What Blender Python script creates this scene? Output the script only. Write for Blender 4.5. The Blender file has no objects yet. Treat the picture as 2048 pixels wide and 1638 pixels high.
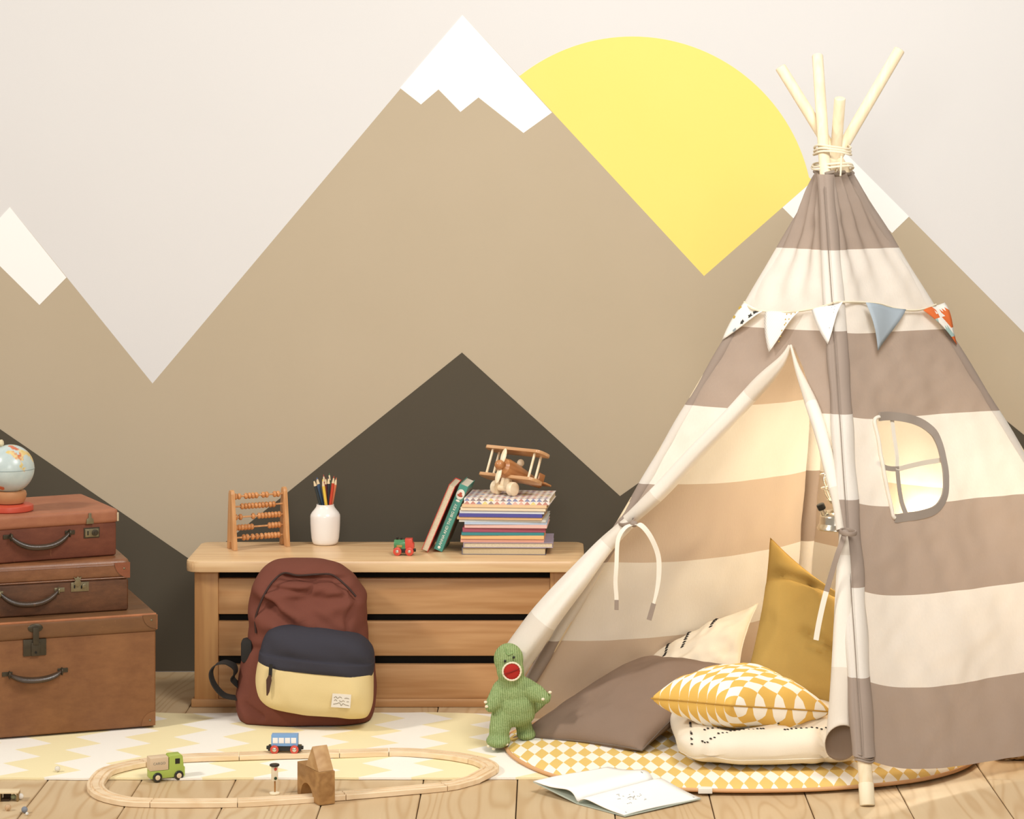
import bpy, bmesh, math, random
from mathutils import Vector, Matrix, noise

random.seed(4)
C = bpy.context.scene.collection
SC = bpy.context.scene
V = Vector
PI = math.pi

# ---------------------------------------------------------------- camera, light, exposure
FPX, CX, CY, CAMH = 5000.0, 1100.0, 300.0, 1.5
cam_d = bpy.data.cameras.new('camera'); cam = bpy.data.objects.new('camera', cam_d); C.objects.link(cam)
cam.location = (0, 0, CAMH); cam.rotation_euler = (PI/2, 0, 0)
cam_d.sensor_width = 36; cam_d.lens = 36*FPX/2048
cam_d.shift_x = -(CX-1024)/2048; cam_d.shift_y = -(819-CY)/2048
cam_d.clip_start = .05; cam_d.clip_end = 60
SC.camera = cam

world = bpy.data.worlds.new('world'); SC.world = world; world.use_nodes = True
bg = world.node_tree.nodes['Background']; bg.inputs[0].default_value = (1.0, .975, .94, 1); bg.inputs[1].default_value = .37

def area(name, loc, target, size, power, col):
    d = bpy.data.lights.new(name, 'AREA'); d.shape = 'DISK'; d.size = size; d.energy = power; d.color = col
    o = bpy.data.objects.new(name, d); C.objects.link(o); o.location = loc
    o.rotation_euler = (V(target)-V(loc)).to_track_quat('-Z', 'Y').to_euler(); return o
area('key_lamp', (-5.6, 3.4, 5.0), (0.1, 6.4, .45), .8, 250, (1, .94, .87))
area('ceiling_lamp', (.85, 4.25, 3.05), (.35, 6.8, .8), 1.3, 78, (1, .968, .92))
area('front_fill', (-.5, 1.4, 2.0), (.3, 6.6, .4), 1.1, 42, (1, .968, .92))  # added unseen fill, brightens the tent opening from the front

LANTERN_W = 2.0
d = bpy.data.lights.new('tent_lamp', 'POINT'); d.energy = 6.5; d.color = (1, .87, .66); d.shadow_soft_size = .05     # the lamp glowing low behind the side panel
o = bpy.data.objects.new('tent_lamp', d); C.objects.link(o); o.location = (1.0, 6.60, .47)
SC.view_settings.view_transform = 'Standard'; SC.view_settings.look = 'None'
SC.view_settings.exposure = 0.0; SC.view_settings.gamma = 1; SC.view_settings.use_curve_mapping = False

# ---------------------------------------------------------------- helpers: projection
def P(u, v, y): return V(((u-CX)*y/FPX, y, CAMH-(v-CY)*y/FPX))
def G(u, v, z=0.0):
    y = (CAMH-z)*FPX/(v-CY); return V(((u-CX)*y/FPX, y, z))
def proj(p): return (CX+FPX*p.x/p.y, CY+FPX*(CAMH-p.z)/p.y)
def lerp(a, b, t): return a+(b-a)*t
def sstep(a, b, x):
    t = min(1, max(0, (x-a)/(b-a))); return t*t*(3-2*t)

# ---------------------------------------------------------------- helpers: materials
def srgb(h):
    h = h.lstrip('#'); r = [int(h[i:i+2], 16)/255 for i in (0, 2, 4)]
    return tuple(c/12.92 if c <= .04045 else ((c+.055)/1.055)**2.4 for c in r)+(1,)
class N:
    def __init__(s, name):
        s.m = bpy.data.materials.new(name); s.m.use_nodes = True; s.t = s.m.node_tree
        s.b = s.t.nodes['Principled BSDF']; s.out = s.t.nodes['Material Output']
    def n(s, typ, **kw):
        nd = s.t.nodes.new(typ)
        for k, v in kw.items(): setattr(nd, k, v)
        return nd
    def l(s, a, b): s.t.links.new(a, b)
    def math(s, op, a, b=None, c=None):
        nd = s.n('ShaderNodeMath', operation=op)
        for i, x in enumerate((a, b, c)):
            if x is None: continue
            if isinstance(x, (int, float)): nd.inputs[i].default_value = x
            else: s.l(x, nd.inputs[i])
        return nd.outputs[0]
    def mix(s, f, a, b):
        nd = s.n('ShaderNodeMix', data_type='RGBA')
        for sock, x in ((nd.inputs[0], f), (nd.inputs[6], a), (nd.inputs[7], b)):
            if isinstance(x, (int, float, tuple)): sock.default_value = x
            else: s.l(x, sock)
        return nd.outputs[2]
    def coords(s, kind='Object'): return s.n('ShaderNodeTexCoord').outputs[kind]
    def mapping(s, vec, scale=(1, 1, 1), loc=(0, 0, 0), rot=(0, 0, 0)):
        m = s.n('ShaderNodeMapping'); s.l(vec, m.inputs[0])
        m.inputs['Scale'].default_value = scale; m.inputs['Rotation'].default_value = rot
        if isinstance(loc, tuple): m.inputs['Location'].default_value = loc
        else: s.l(loc, m.inputs['Location'])
        return m.outputs[0]
    def noise(s, vec, scale, detail=3, rough=.55, dist=0):
        nd = s.n('ShaderNodeTexNoise'); s.l(vec, nd.inputs['Vector']); nd.inputs['Scale'].default_value = scale
        nd.inputs['Detail'].default_value = detail; nd.inputs['Roughness'].default_value = rough; nd.inputs['Distortion'].default_value = dist
        return nd.outputs[0]
    def ramp(s, f, stops, interp='LINEAR'):
        nd = s.n('ShaderNodeValToRGB'); s.l(f, nd.inputs[0]); cr = nd.color_ramp; cr.interpolation = interp
        while len(cr.elements) < len(stops): cr.elements.new(.5)
        for e, (p, c) in zip(cr.elements, stops): e.position = p; e.color = c
        return nd.outputs[0]
    def bump(s, h, strength=.3, dist=.002):
        nd = s.n('ShaderNodeBump'); s.l(h, nd.inputs['Height']); nd.inputs['Strength'].default_value = strength
        nd.inputs['Distance'].default_value = dist; s.l(nd.outputs[0], s.b.inputs['Normal']); return nd.outputs[0]
    def col(s, c):
        if isinstance(c, tuple): s.b.inputs['Base Color'].default_value = c
        else: s.l(c, s.b.inputs['Base Color'])
    def set(s, rough=.6, metal=0, spec=.4):
        s.b.inputs['Roughness'].default_value = rough; s.b.inputs['Metallic'].default_value = metal
        s.b.inputs['Specular IOR Level'].default_value = spec

def flat(name, hexc, rough=.6, metal=0, var=.06, scale=30, spec=.4, bump=0):
    k = N(name); c = srgb(hexc)
    d = tuple(x*(1-var*2) for x in c[:3])+(1,); e = tuple(min(1, x*(1+var)) for x in c[:3])+(1,)
    nz = k.noise(k.coords(), scale)
    k.col(k.mix(nz, d, e)); k.set(rough, metal, spec)
    if bump: k.bump(nz, bump, .001)
    return k.m
def wood(name, c1, c2, axis=0, freq=60, rough=.45, spec=.4, stretch=.06):
    k = N(name); co = k.coords(); rnd = k.n('ShaderNodeObjectInfo').outputs['Random']
    off = k.n('ShaderNodeCombineXYZ'); k.l(k.math('MULTIPLY', rnd, 7.0), off.inputs[0]); k.l(k.math('MULTIPLY', rnd, 13.0), off.inputs[1]); k.l(k.math('MULTIPLY', rnd, 3.0), off.inputs[2])
    sc = [1, 1, 1]; sc[axis] = stretch
    v = k.mapping(co, tuple(sc), off.outputs[0])
    a = k.noise(v, freq*.35, 3, .55); b = k.noise(v, freq*2.2, 4, .6)
    w = k.math('SINE', k.math('MULTIPLY', a, 38.0)); w = k.math('MULTIPLY_ADD', w, .22, .5)
    f = k.math('ADD', k.math('MULTIPLY', w, .55), k.math('MULTIPLY', b, .45))
    k.col(k.ramp(f, [(.25, srgb(c1)), (.72, srgb(c2))])); k.set(rough, 0, spec); k.bump(b, .12, .001)
    return k.m
def fabric(name, hexc, var=.08, rough=.95, weave=900, trans=0, cvar=None, bump=.25):
    k = N(name); c = srgb(hexc); co = k.coords()
    nz = k.noise(co, 7, 4); fine = k.noise(co, weave, 2)
    d = tuple(x*(1-var*1.5) for x in c[:3])+(1,)
    base = k.mix(k.math('ADD', k.math('MULTIPLY', nz, .6), k.math('MULTIPLY', fine, .4)), d, c)
    k.col(base); k.set(rough, 0, .1); k.bump(fine, bump, .0012)
    if trans: translucent(k, base, trans)
    return k.m
def translucent(k, base, f):
    tr = k.n('ShaderNodeBsdfTranslucent'); mx = k.n('ShaderNodeMixShader'); mx.inputs[0].default_value = f
    if isinstance(base, tuple): tr.inputs[0].default_value = base
    else: k.l(base, tr.inputs[0])
    k.l(k.b.outputs[0], mx.inputs[1]); k.l(tr.outputs[0], mx.inputs[2]); k.l(mx.outputs[0], k.out.inputs[0])

# ---------------------------------------------------------------- helpers: meshes
MATS = {}
def add(bm, tmp, M=None, mi=0):
    if M is not None: tmp.transform(M)
    for f in tmp.faces: f.material_index = mi
    me = bpy.data.meshes.new('tmp'); tmp.to_mesh(me); tmp.free(); bm.from_mesh(me); bpy.data.meshes.remove(me)
def nb(): return bmesh.new()
def box(bm, c, s, bev=0, seg=2, M=None, mi=0):
    t = bmesh.new(); bmesh.ops.create_cube(t, size=1)
    bmesh.ops.scale(t, vec=s, verts=t.verts)
    if bev: bmesh.ops.bevel(t, geom=t.edges[:], offset=bev, segments=seg, profile=.6, affect='EDGES')
    bmesh.ops.translate(t, vec=c, verts=t.verts); add(bm, t, M, mi)
def box2(bm, a, b, bev=0, seg=2, M=None, mi=0):
    a, b = V(a), V(b); box(bm, (a+b)/2, (abs(b.x-a.x), abs(b.y-a.y), abs(b.z-a.z)), bev, seg, M, mi)
def rings(bm, rs, cap=True, mi=0, closed=False):
    vs = [[bm.verts.new(p) for p in r] for r in rs]; n = len(rs[0]); m = len(rs)
    for i in range(m if closed else m-1):
        for j in range(n):
            f = bm.faces.new((vs[i][j], vs[i][(j+1) % n], vs[(i+1) % m][(j+1) % n], vs[(i+1) % m][j])); f.material_index = mi
    if cap and not closed:
        f = bm.faces.new(list(reversed(vs[0]))); f.material_index = mi
        f = bm.faces.new(vs[-1]); f.material_index = mi
    return vs
def frames(pts, closed=False, up=None):
    n = len(pts); T = []
    for i in range(n):
        a = pts[(i-1) % n] if (closed or i > 0) else pts[0]; b = pts[(i+1) % n] if (closed or i < n-1) else pts[-1]
        T.append((b-a).normalized())
    out = []; ref = V(up) if up else (V((0, 0, 1)) if abs(T[0].z) < .9 else V((0, 1, 0)))
    for t in T:
        x = t.cross(ref)
        if x.length < 1e-4: x = t.orthogonal()
        x.normalize(); y = x.cross(t).normalized(); out.append((t, x, y))
        if not up: ref = y
    return out
def tube(bm, pts, r, seg=10, cap=True, mi=0, closed=False, up=None):
    pts = [V(p) for p in pts]; fr = frames(pts, closed, up); rs = []
    for i, (p, (t, x, y)) in enumerate(zip(pts, fr)):
        q = r[i] if isinstance(r, list) else r
        a, b = q if isinstance(q, tuple) else (q, q)
        rs.append([p+x*(a*math.cos(2*PI*k/seg))+y*(b*math.sin(2*PI*k/seg)) for k in range(seg)])
    return rings(bm, rs, cap, mi, closed)
def cyl(bm, a, b, r0, r1=None, seg=20, bev=0, mi=0):
    a, b = V(a), V(b); r1 = r0 if r1 is None else r1; d = (b-a).normalized()
    if bev:
        tube(bm, [a, a+d*bev*.3, a+d*bev, b-d*bev, b-d*bev*.3, b], [max(1e-4, r0-bev), r0-bev*.3, r0, r1, r1-bev*.3, max(1e-4, r1-bev)], seg, True, mi)
    else: tube(bm, [a, b], [r0, r1], seg, True, mi)
def lathe(bm, prof, seg=32, M=None, mi=0, cap=True):
    t = bmesh.new()
    rings(t, [[V((max(r, 1e-4)*math.cos(2*PI*k/seg), max(r, 1e-4)*math.sin(2*PI*k/seg), z)) for k in range(seg)] for r, z in prof], cap)
    add(bm, t, M, mi)
def ball(bm, c, r, M=None, mi=0, seg=20):
    t = bmesh.new(); bmesh.ops.create_uvsphere(t, u_segments=seg, v_segments=max(6, seg*2//3), radius=1)
    s = r if isinstance(r, (tuple, list, Vector)) else (r, r, r)
    mt = Matrix.Translation(V(c)) @ (M if M is not None else Matrix.Identity(4)) @ Matrix.Diagonal((*s, 1)); add(bm, t, mt, mi)
def prism(bm, poly, h, M=None, mi=0, bev=0):
    t = bmesh.new(); a = [t.verts.new((x, y, 0)) for x, y in poly]; t.faces.new(a)
    g = bmesh.ops.extrude_face_region(t, geom=t.faces[:]); vs = [e for e in g['geom'] if isinstance(e, bmesh.types.BMVert)]
    bmesh.ops.translate(t, vec=(0, 0, h), verts=vs); bmesh.ops.recalc_face_normals(t, faces=t.faces[:])
    if bev: bmesh.ops.bevel(t, geom=t.edges[:], offset=bev, segments=2, profile=.6, affect='EDGES')
    add(bm, t, M, mi)
def grid(bm, nu, nv, f, uv=None, mi=0, flip=False, wrap=False):
    lay = bm.loops.layers.uv.verify() if uv else None
    cols = nu if wrap else nu+1
    vs = [[bm.verts.new(f(i/nu, j/nv)) for i in range(cols)] for j in range(nv+1)]
    for j in range(nv):
        for i in range(nu):
            i2 = (i+1) % cols if wrap else i+1
            q = [(vs[j][i], i, j), (vs[j][i2], i+1, j), (vs[j+1][i2], i+1, j+1), (vs[j+1][i], i, j+1)]
            if flip: q.reverse()
            fc = bm.faces.new([a[0] for a in q]); fc.material_index = mi; fc.smooth = True
            if uv:
                for lp, a in zip(fc.loops, q): lp[lay].uv = uv(a[1]/nu, a[2]/nv)
    return vs
def ribbon(bm, pts, wdir, w, th=.0012, mi=0):
    pts = [V(p) for p in pts]; fr = frames(pts); rs = []
    for i, (p, (t, x, y)) in enumerate(zip(pts, fr)):
        wd = V(wdir[i] if isinstance(wdir, list) else wdir); wd = (wd-t*wd.dot(t)).normalized(); nn = t.cross(wd).normalized()
        ww = w[i] if isinstance(w, list) else w
        rs.append([p+wd*ww/2+nn*th/2, p-wd*ww/2+nn*th/2, p-wd*ww/2-nn*th/2, p+wd*ww/2-nn*th/2])
    rings(bm, rs, True, mi)
def catmull(pts, k, closed=False):
    pts = [V(p) for p in pts]; n = len(pts); out = []
    for i in range(n if closed else n-1):
        if closed: a, b, c, d = pts[(i-1) % n], pts[i], pts[(i+1) % n], pts[(i+2) % n]
        else: a, b, c, d = pts[max(i-1, 0)], pts[i], pts[i+1], pts[min(i+2, n-1)]
        for j in range(k):
            t = j/k
            out.append(.5*((2*b)+(c-a)*t+(2*a-5*b+4*c-d)*t*t+(3*b-a-3*c+d)*t**3))
    if not closed: out.append(pts[-1])
    return out
def superring(cx, cy, z, a, b, n=2.5, seg=40):
    out = []
    for k in range(seg):
        t = 2*PI*k/seg; c, s = math.cos(t), math.sin(t)
        out.append(V((cx+a*math.copysign(abs(c)**(2/n), c), cy+b*math.copysign(abs(s)**(2/n), s), z)))
    return out
def textbm(bm, s, size, M, ext=.0003, mi=0):
    cu = bpy.data.curves.new('t', 'FONT'); cu.body = s; cu.size = size; cu.extrude = ext; cu.align_x = 'CENTER'; cu.align_y = 'CENTER'; cu.resolution_u = 3
    o = bpy.data.objects.new('t', cu); C.objects.link(o); dg = bpy.context.evaluated_depsgraph_get(); dg.update()
    me = bpy.data.meshes.new_from_object(o.evaluated_get(dg)); me.transform(M)
    for p in me.polygons: p.material_index = mi
    bm.from_mesh(me); bpy.data.objects.remove(o); bpy.data.meshes.remove(me)

def obj(name, bm, mats, parent=None, angle=35, world=False, recalc=True):
    me = bpy.data.meshes.new(name)
    if recalc: bmesh.ops.recalc_face_normals(bm, faces=bm.faces[:])
    if world and parent is not None: bm.transform(mw(parent).inverted())
    bm.to_mesh(me); bm.free()
    for m in (mats if isinstance(mats, (list, tuple)) else [mats]): me.materials.append(m)
    for p in me.polygons: p.use_smooth = True
    me.set_sharp_from_angle(angle=math.radians(angle))
    o = bpy.data.objects.new(name, me); C.objects.link(o)
    if parent is not None: o.parent = parent
    return o
def mw(o):
    M = Matrix.LocRotScale(o.location, o.rotation_euler, None)
    return mw(o.parent) @ M if o.parent else M
def tag(o, label=None, cat=None, group=None, kind=None):
    if label: o['label'] = label
    if cat: o['category'] = cat
    if group: o['group'] = group
    if kind: o['kind'] = kind
    return o
def thing(name, label, cat, loc=(0, 0, 0), rotz=0, group=None):
    o = bpy.data.objects.new(name, None); C.objects.link(o); o.location = loc; o.rotation_euler = (0, 0, rotz); o.empty_display_size = .05
    return tag(o, label, cat, group)
def solo(name, bm, mats, label, cat, group=None, angle=35):
    xs = [v.co for v in bm.verts]; lo = V((min(p.x for p in xs), min(p.y for p in xs), min(p.z for p in xs))); hi = V((max(p.x for p in xs), max(p.y for p in xs), 0))
    c = V(((lo.x+hi.x)/2, (lo.y+hi.y)/2, lo.z)); bm.transform(Matrix.Translation(-c))
    o = obj(name, bm, mats, None, angle); o.location = c
    return tag(o, label, cat, group)
def RZ(a): return Matrix.Rotation(a, 4, 'Z')
def RX(a): return Matrix.Rotation(a, 4, 'X')
def RY(a): return Matrix.Rotation(a, 4, 'Y')
def TR(*a): return Matrix.Translation(V(a))

# ================================================================ ROOM
WY = CAMH*FPX/(1343-CY)            # wall distance
k = N('wall paper cream'); co = k.coords(); nz = k.noise(co, 3, 4); fine = k.noise(co, 260, 2)
k.col(k.mix(nz, srgb('#dad8d6'), srgb('#dddbd9'))); k.set(.85, 0, .2); k.bump(fine, .1, .001); M_WALL = k.m
def paint(name, a, b):
    k = N(name); co = k.coords(); nz = k.noise(co, 2.5, 5); fine = k.noise(co, 260, 2)
    k.col(k.mix(nz, srgb(a), srgb(b))); k.set(.85, 0, .2); k.bump(fine, .1, .001); return k.m
M_GREY = paint('mural grey brown paint', '#b7a88f', '#beaf97')
M_DARK = paint('mural charcoal paint', '#524b3f', '#575043')
M_SNOW = paint('mural white paint', '#f7f5f1', '#faf8f5')
M_SUN = paint('mural yellow paint', '#f2dc76', '#f4df80')
bm = nb(); box2(bm, (-3.6, WY, -.05), (4.6, WY+.1, 2.9)); wall = tag(obj('wall_back', bm, M_WALL), 'cream papered wall with a painted mountain mural', kind='structure')
def mural(name, px, mat, off, label):
    bm = nb(); pts = [P(u, v, WY) for u, v in px]
    prism(bm, [(p.x, p.z) for p in pts], off, Matrix(((1, 0, 0, 0), (0, 0, -1, WY), (0, 1, 0, 0), (0, 0, 0, 1))))
    o = obj(name, bm, mat, wall); o['label'] = label; return o
FL = 1342
mural('mountain_range', [(-700, FL), (-700, 1200), (20, 414), (305, 767), (925, 30), (1408, 552), (1690, 305), (2800, 1420-30), (2800, FL)][:7]+[(2720, FL)], M_GREY, .0006, 'grey brown painted mountain range')
arc = []
a0 = math.atan2(-(150-435), 1040-1265); a1 = math.atan2(-(355-435), 1618-1265)
for i in range(49):
    a = a0+(a1-a0)*i/48; arc.append((1265+362*math.cos(a), 435-362*math.sin(a)))
mural('sun', [(1038, 152)]+arc+[(1628, 362), (1565, 415), (1408, 552)], M_SUN, .0005, 'large yellow painted sun')
mural('snow_cap', [(20, 414), (133, 555), (79, 610), (0, 532), (-60, 590), (-95, 538)], M_SNOW, .0012, 'white painted snow cap at the left frame edge')
mural('snow_cap', [(925, 30), (1104, 225), (1047, 266), (957, 195), (921, 224), (877, 179), (842, 209), (800, 176)], M_SNOW, .0012, 'white painted snow cap on the tallest peak')
mural('snow_cap', [(1690, 305), (1818, 433), (1784, 466), (1730, 410), (1660, 470), (1625, 425), (1592, 442), (1565, 415)], M_SNOW, .0012, 'white painted snow cap behind the tent top')
mural('dark_hills', [(-700, FL), (-700, 378), (0, 858), (395, 1129), (924, 705), (1240, 992), (1753, 633), (2600, 1313), (2600, FL)], M_DARK, .0018, 'charcoal painted foothills')

# floor planks
k = N('floor pine boards'); co = k.coords(); rnd = k.n('ShaderNodeObjectInfo').outputs['Random']
off = k.n('ShaderNodeCombineXYZ'); k.l(k.math('MULTIPLY', rnd, 11.0), off.inputs[0]); k.l(k.math('MULTIPLY', rnd, 29.0), off.inputs[1])
v = k.mapping(co, (1, .16, 1), off.outputs[0])
a = k.noise(v, 4.2, 2, .4); fine = k.noise(k.mapping(co, (1, .03, 1), off.outputs[0]), 160, 3, .6)
ln = k.math('SINE', k.math('MULTIPLY', a, 150.0)); ln = k.math('POWER', k.math('MULTIPLY_ADD', ln, .5, .5), 4.0)
big = k.noise(k.mapping(co, (1, .5, 1), off.outputs[0]), 3.0, 3)
base = k.ramp(big, [(.3, srgb('#c4a77f')), (.7, srgb('#d4be9a'))])
base = k.mix(k.math('MULTIPLY', ln, .38), base, srgb('#a87f4e'))
base = k.mix(k.math('MULTIPLY', fine, .25), base, srgb('#b89468'))
vor = k.n('ShaderNodeTexVoronoi'); k.l(k.mapping(co, (1, .6, 1), off.outputs[0]), vor.inputs['Vector']); vor.inputs['Scale'].default_value = 3.4
kn = k.ramp(vor.outputs['Distance'], [(.02, (1, 1, 1, 1)), (.07, (0, 0, 0, 1))])
k.col(k.mix(k.math('MULTIPLY', kn, .35), base, srgb('#8a6236'))); k.set(.5, 0, .35); k.bump(k.math('ADD', fine, ln), .08, .001); M_FLOOR = k.m
M_GAP = flat('floor gap', '#4a3420', .9)
bm = nb(); box2(bm, (-3.6, 2.6, -.06), (4.6, WY+.1, -.022)); floor = tag(obj('floor', bm, M_GAP), 'wide pale pine floorboards', kind='structure')
pitch = .2238
for i in range(-15, 20):
    x0 = -.0773+pitch*i
    cuts = [2.6, 5.18, WY] if i == 5 else [2.6, WY]
    if i == 5: cuts = [2.6, CAMH*FPX/(1559-CY), WY]
    elif i % 3 == 0: cuts = [2.6, 4.1+.3*((i*7) % 5)/5, WY]
    for a, b in zip(cuts, cuts[1:]):
        bm = nb(); box(bm, (0, 0, 0), (pitch-.0026, b-a-.0022, .022), .0014, 1)
        o = obj('plank', bm, M_FLOOR, floor); o.location = (x0+pitch/2, (a+b)/2, -.011-.0004*((i*5) % 3))

# ================================================================ RUGS
k = N('zigzag rug cotton'); co = k.coords(); sp = k.n('ShaderNodeSeparateXYZ'); k.l(co, sp.inputs[0])
tri = k.math('PINGPONG', sp.outputs[1], .068)
xx = k.math('ADD', sp.outputs[0], k.math('MULTIPLY', tri, 1.15)); fr = k.math('FRACT', k.math('DIVIDE', xx, .25))
st = k.math('GREATER_THAN', fr, .5); fine = k.noise(co, 420, 2)
c = k.mix(st, srgb('#f6f1e6'), srgb('#f2e4b6')); c = k.mix(k.math('MULTIPLY', fine, .12), c, srgb('#d8cba8'))
k.col(c); k.set(.95, 0, .1); k.bump(fine, .3, .0015); M_RUG = k.m
RUGB, RUGF = CAMH*FPX/(1431-CY), CAMH*FPX/(1560-CY)
def rugz(x, y):
    return .0055+.006*max(0, noise.noise(V((x*3.1, y*4, 3))))*sstep(RUGF, RUGF+.25, y)
def rugp(u, v, top):
    x = -1.62+u*1.98; ed = RUGF+(.008*noise.noise(V((x*4, 0, 1)))+.006*noise.noise(V((x*13, 0, 1)))); eb = RUGB+.022*noise.noise(V((x*5, 2, 1)))
    y = ed+(eb-ed)*v; return V((x, y, rugz(x, y) if top else .0005))
bm = nb(); vt = grid(bm, 120, 30, lambda u, v: rugp(u, v, True)); vb = grid(bm, 120, 30, lambda u, v: rugp(u, v, False), flip=True)
def edgeclose(bm, A, B):
    A = [A[0][i] for i in range(len(A[0]))]+[r[-1] for r in A[1:]]+list(reversed(A[-1][:-1]))+[r[0] for r in reversed(A[1:-1])]
    B = [B[0][i] for i in range(len(B[0]))]+[r[-1] for r in B[1:]]+list(reversed(B[-1][:-1]))+[r[0] for r in reversed(B[1:-1])]
    n = len(A)
    for i in range(n): bm.faces.new((A[i], A[(i+1) % n], B[(i+1) % n], B[i]))
edgeclose(bm, vt, vb)
solo('zigzag_rug', bm, M_RUG, 'cream and pale yellow zigzag flatweave rug under the suitcases and backpack', 'rug', angle=60)

# braided jute rug, only its front border shows at the right
k = N('jute'); co = k.coords(); nz = k.noise(co, 60, 3); k.col(k.mix(nz, srgb('#8f6d46'), srgb('#c9a878'))); k.set(.95, 0, .1); k.bump(k.noise(co, 300, 2), .5, .002); M_JUTE = k.m
JY = CAMH*FPX/(1523-CY)
t = thing('jute_rug', 'thick braided brown jute rug edge under the right tent hem', 'rug', (1.36, JY+.3, 0))
bm = nb(); box2(bm, (1.13, JY+.02, .0), (1.60, JY+.56, .014), .004); obj('woven_field', bm, M_JUTE, t, world=True)
bm = nb(); rng = [(1.075, JY+.59), (1.075, JY+.0), (1.63, JY+.0), (1.63, JY+.59)]
path = catmull([(1.09, JY+.57, .013), (1.09, JY+.3, .013), (1.10, JY+.04, .013), (1.14, JY+.013, .013), (1.35, JY+.012, .013), (1.56, JY+.013, .013), (1.605, JY+.04, .013), (1.61, JY+.3, .013), (1.61, JY+.57, .013)], 16)
for s in range(3):
    fr = frames(path); pp = []; L = 0
    for i, (p, (tt, x, y)) in enumerate(zip(path, fr)):
        if i: L += (path[i]-path[i-1]).length
        an = L*130+s*2*PI/3; pp.append(p+x*.0068*math.cos(an)+y*.0052*math.sin(an))
    # denser path for the twist
    tube(bm, catmull(pp, 3), .0068, 7)
obj('braided_border', bm, M_JUTE, t, world=True, angle=60)

# padded play mat with diamonds
def diamonds(name, a, b, W, H, coords='Object', sw=None):
    k = N(name); co = k.coords(coords); sp = k.n('ShaderNodeSeparateXYZ'); k.l(co, sp.inputs[0])
    x = k.math('DIVIDE', sp.outputs[0], W); y = k.math('DIVIDE', sp.outputs[1], H)
    s = k.math('ADD', k.math('FLOOR', k.math('ADD', x, y)), k.math('FLOOR', k.math('SUBTRACT', x, y)))
    m = k.math('GREATER_THAN', k.math('PINGPONG', s, 1.0), .5)
    fine = k.noise(k.coords(), 700, 2)
    c = k.mix(m, srgb(a), srgb(b)); c = k.mix(k.math('MULTIPLY', fine, .1), c, srgb('#c8b890'))
    k.col(c); k.set(.92, 0, .15); k.bump(fine, .25, .001); return k.m
M_MAT = diamonds('diamond print cotton mat', '#f6efe2', '#e2c070', .035, .092)
M_PIPE = fabric('apricot piping', '#dcab7c')
fr_px = [(1012, 1494), (1016, 1512), (1036, 1530), (1070, 1548), (1115, 1564), (1180, 1576), (1260, 1584), (1350, 1589), (1450, 1592), (1540, 1592), (1620, 1590), (1700, 1585), (1780, 1578), (1850, 1568), (1905, 1554), (1940, 1538), (1954, 1522), (1950, 1508)]
bd = [G(u, v-1, 0) for u, v in fr_px]+[V((1.02, 6.45, 0)), V((.85, 6.7, 0)), V((.45, 6.78, 0)), V((.1, 6.65, 0)), V((-.08, 6.42, 0))]
bd = catmull(bd, 5, True); cm = V((.47, 6.25, 0))
def matp(i, r, top):
    p = bd[i]; q = cm+(p-cm)*r
    e = math.sqrt(max(0, 1-r**10)); wav = .004*noise.noise(V((q.x*9, q.y*9, 0)))
    z = .006+(e*.0175+wav*min(1, 4*(1-r))) if top else .006-e*.0055
    return V((q.x, q.y, z+.004))
t = thing('play_mat', 'padded yellow and white diamond print mat with apricot edge under the cushions', 'mat', (cm.x, cm.y, 0))
bm = nb(); rad = [.02, .2, .4, .55, .68, .78, .86, .91, .945, .97, .985, .995, 1.0]
rings(bm, [[matp(i, r, True) for i in range(len(bd))] for r in rad]+[[matp(i, r, False) for i in range(len(bd))] for r in reversed(rad[:-1])])
obj('quilted_pad', bm, M_MAT, t, 70, world=True)
bm = nb(); tube(bm, [V((p.x, p.y, .0112)) for p in bd], .0048, 8, closed=True); obj('piped_edge', bm, M_PIPE, t, 60, world=True)
bm = nb(); a, b = G(1396, 1590, 0), G(1424, 1590, 0); box2(bm, (a.x, a.y-.012, .006), (b.x, a.y+.014, .0175), .001); tag(obj('sewn_tag', bm, fabric('tag white', '#f1ece0'), t, world=True), 'white sewn tag')

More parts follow.
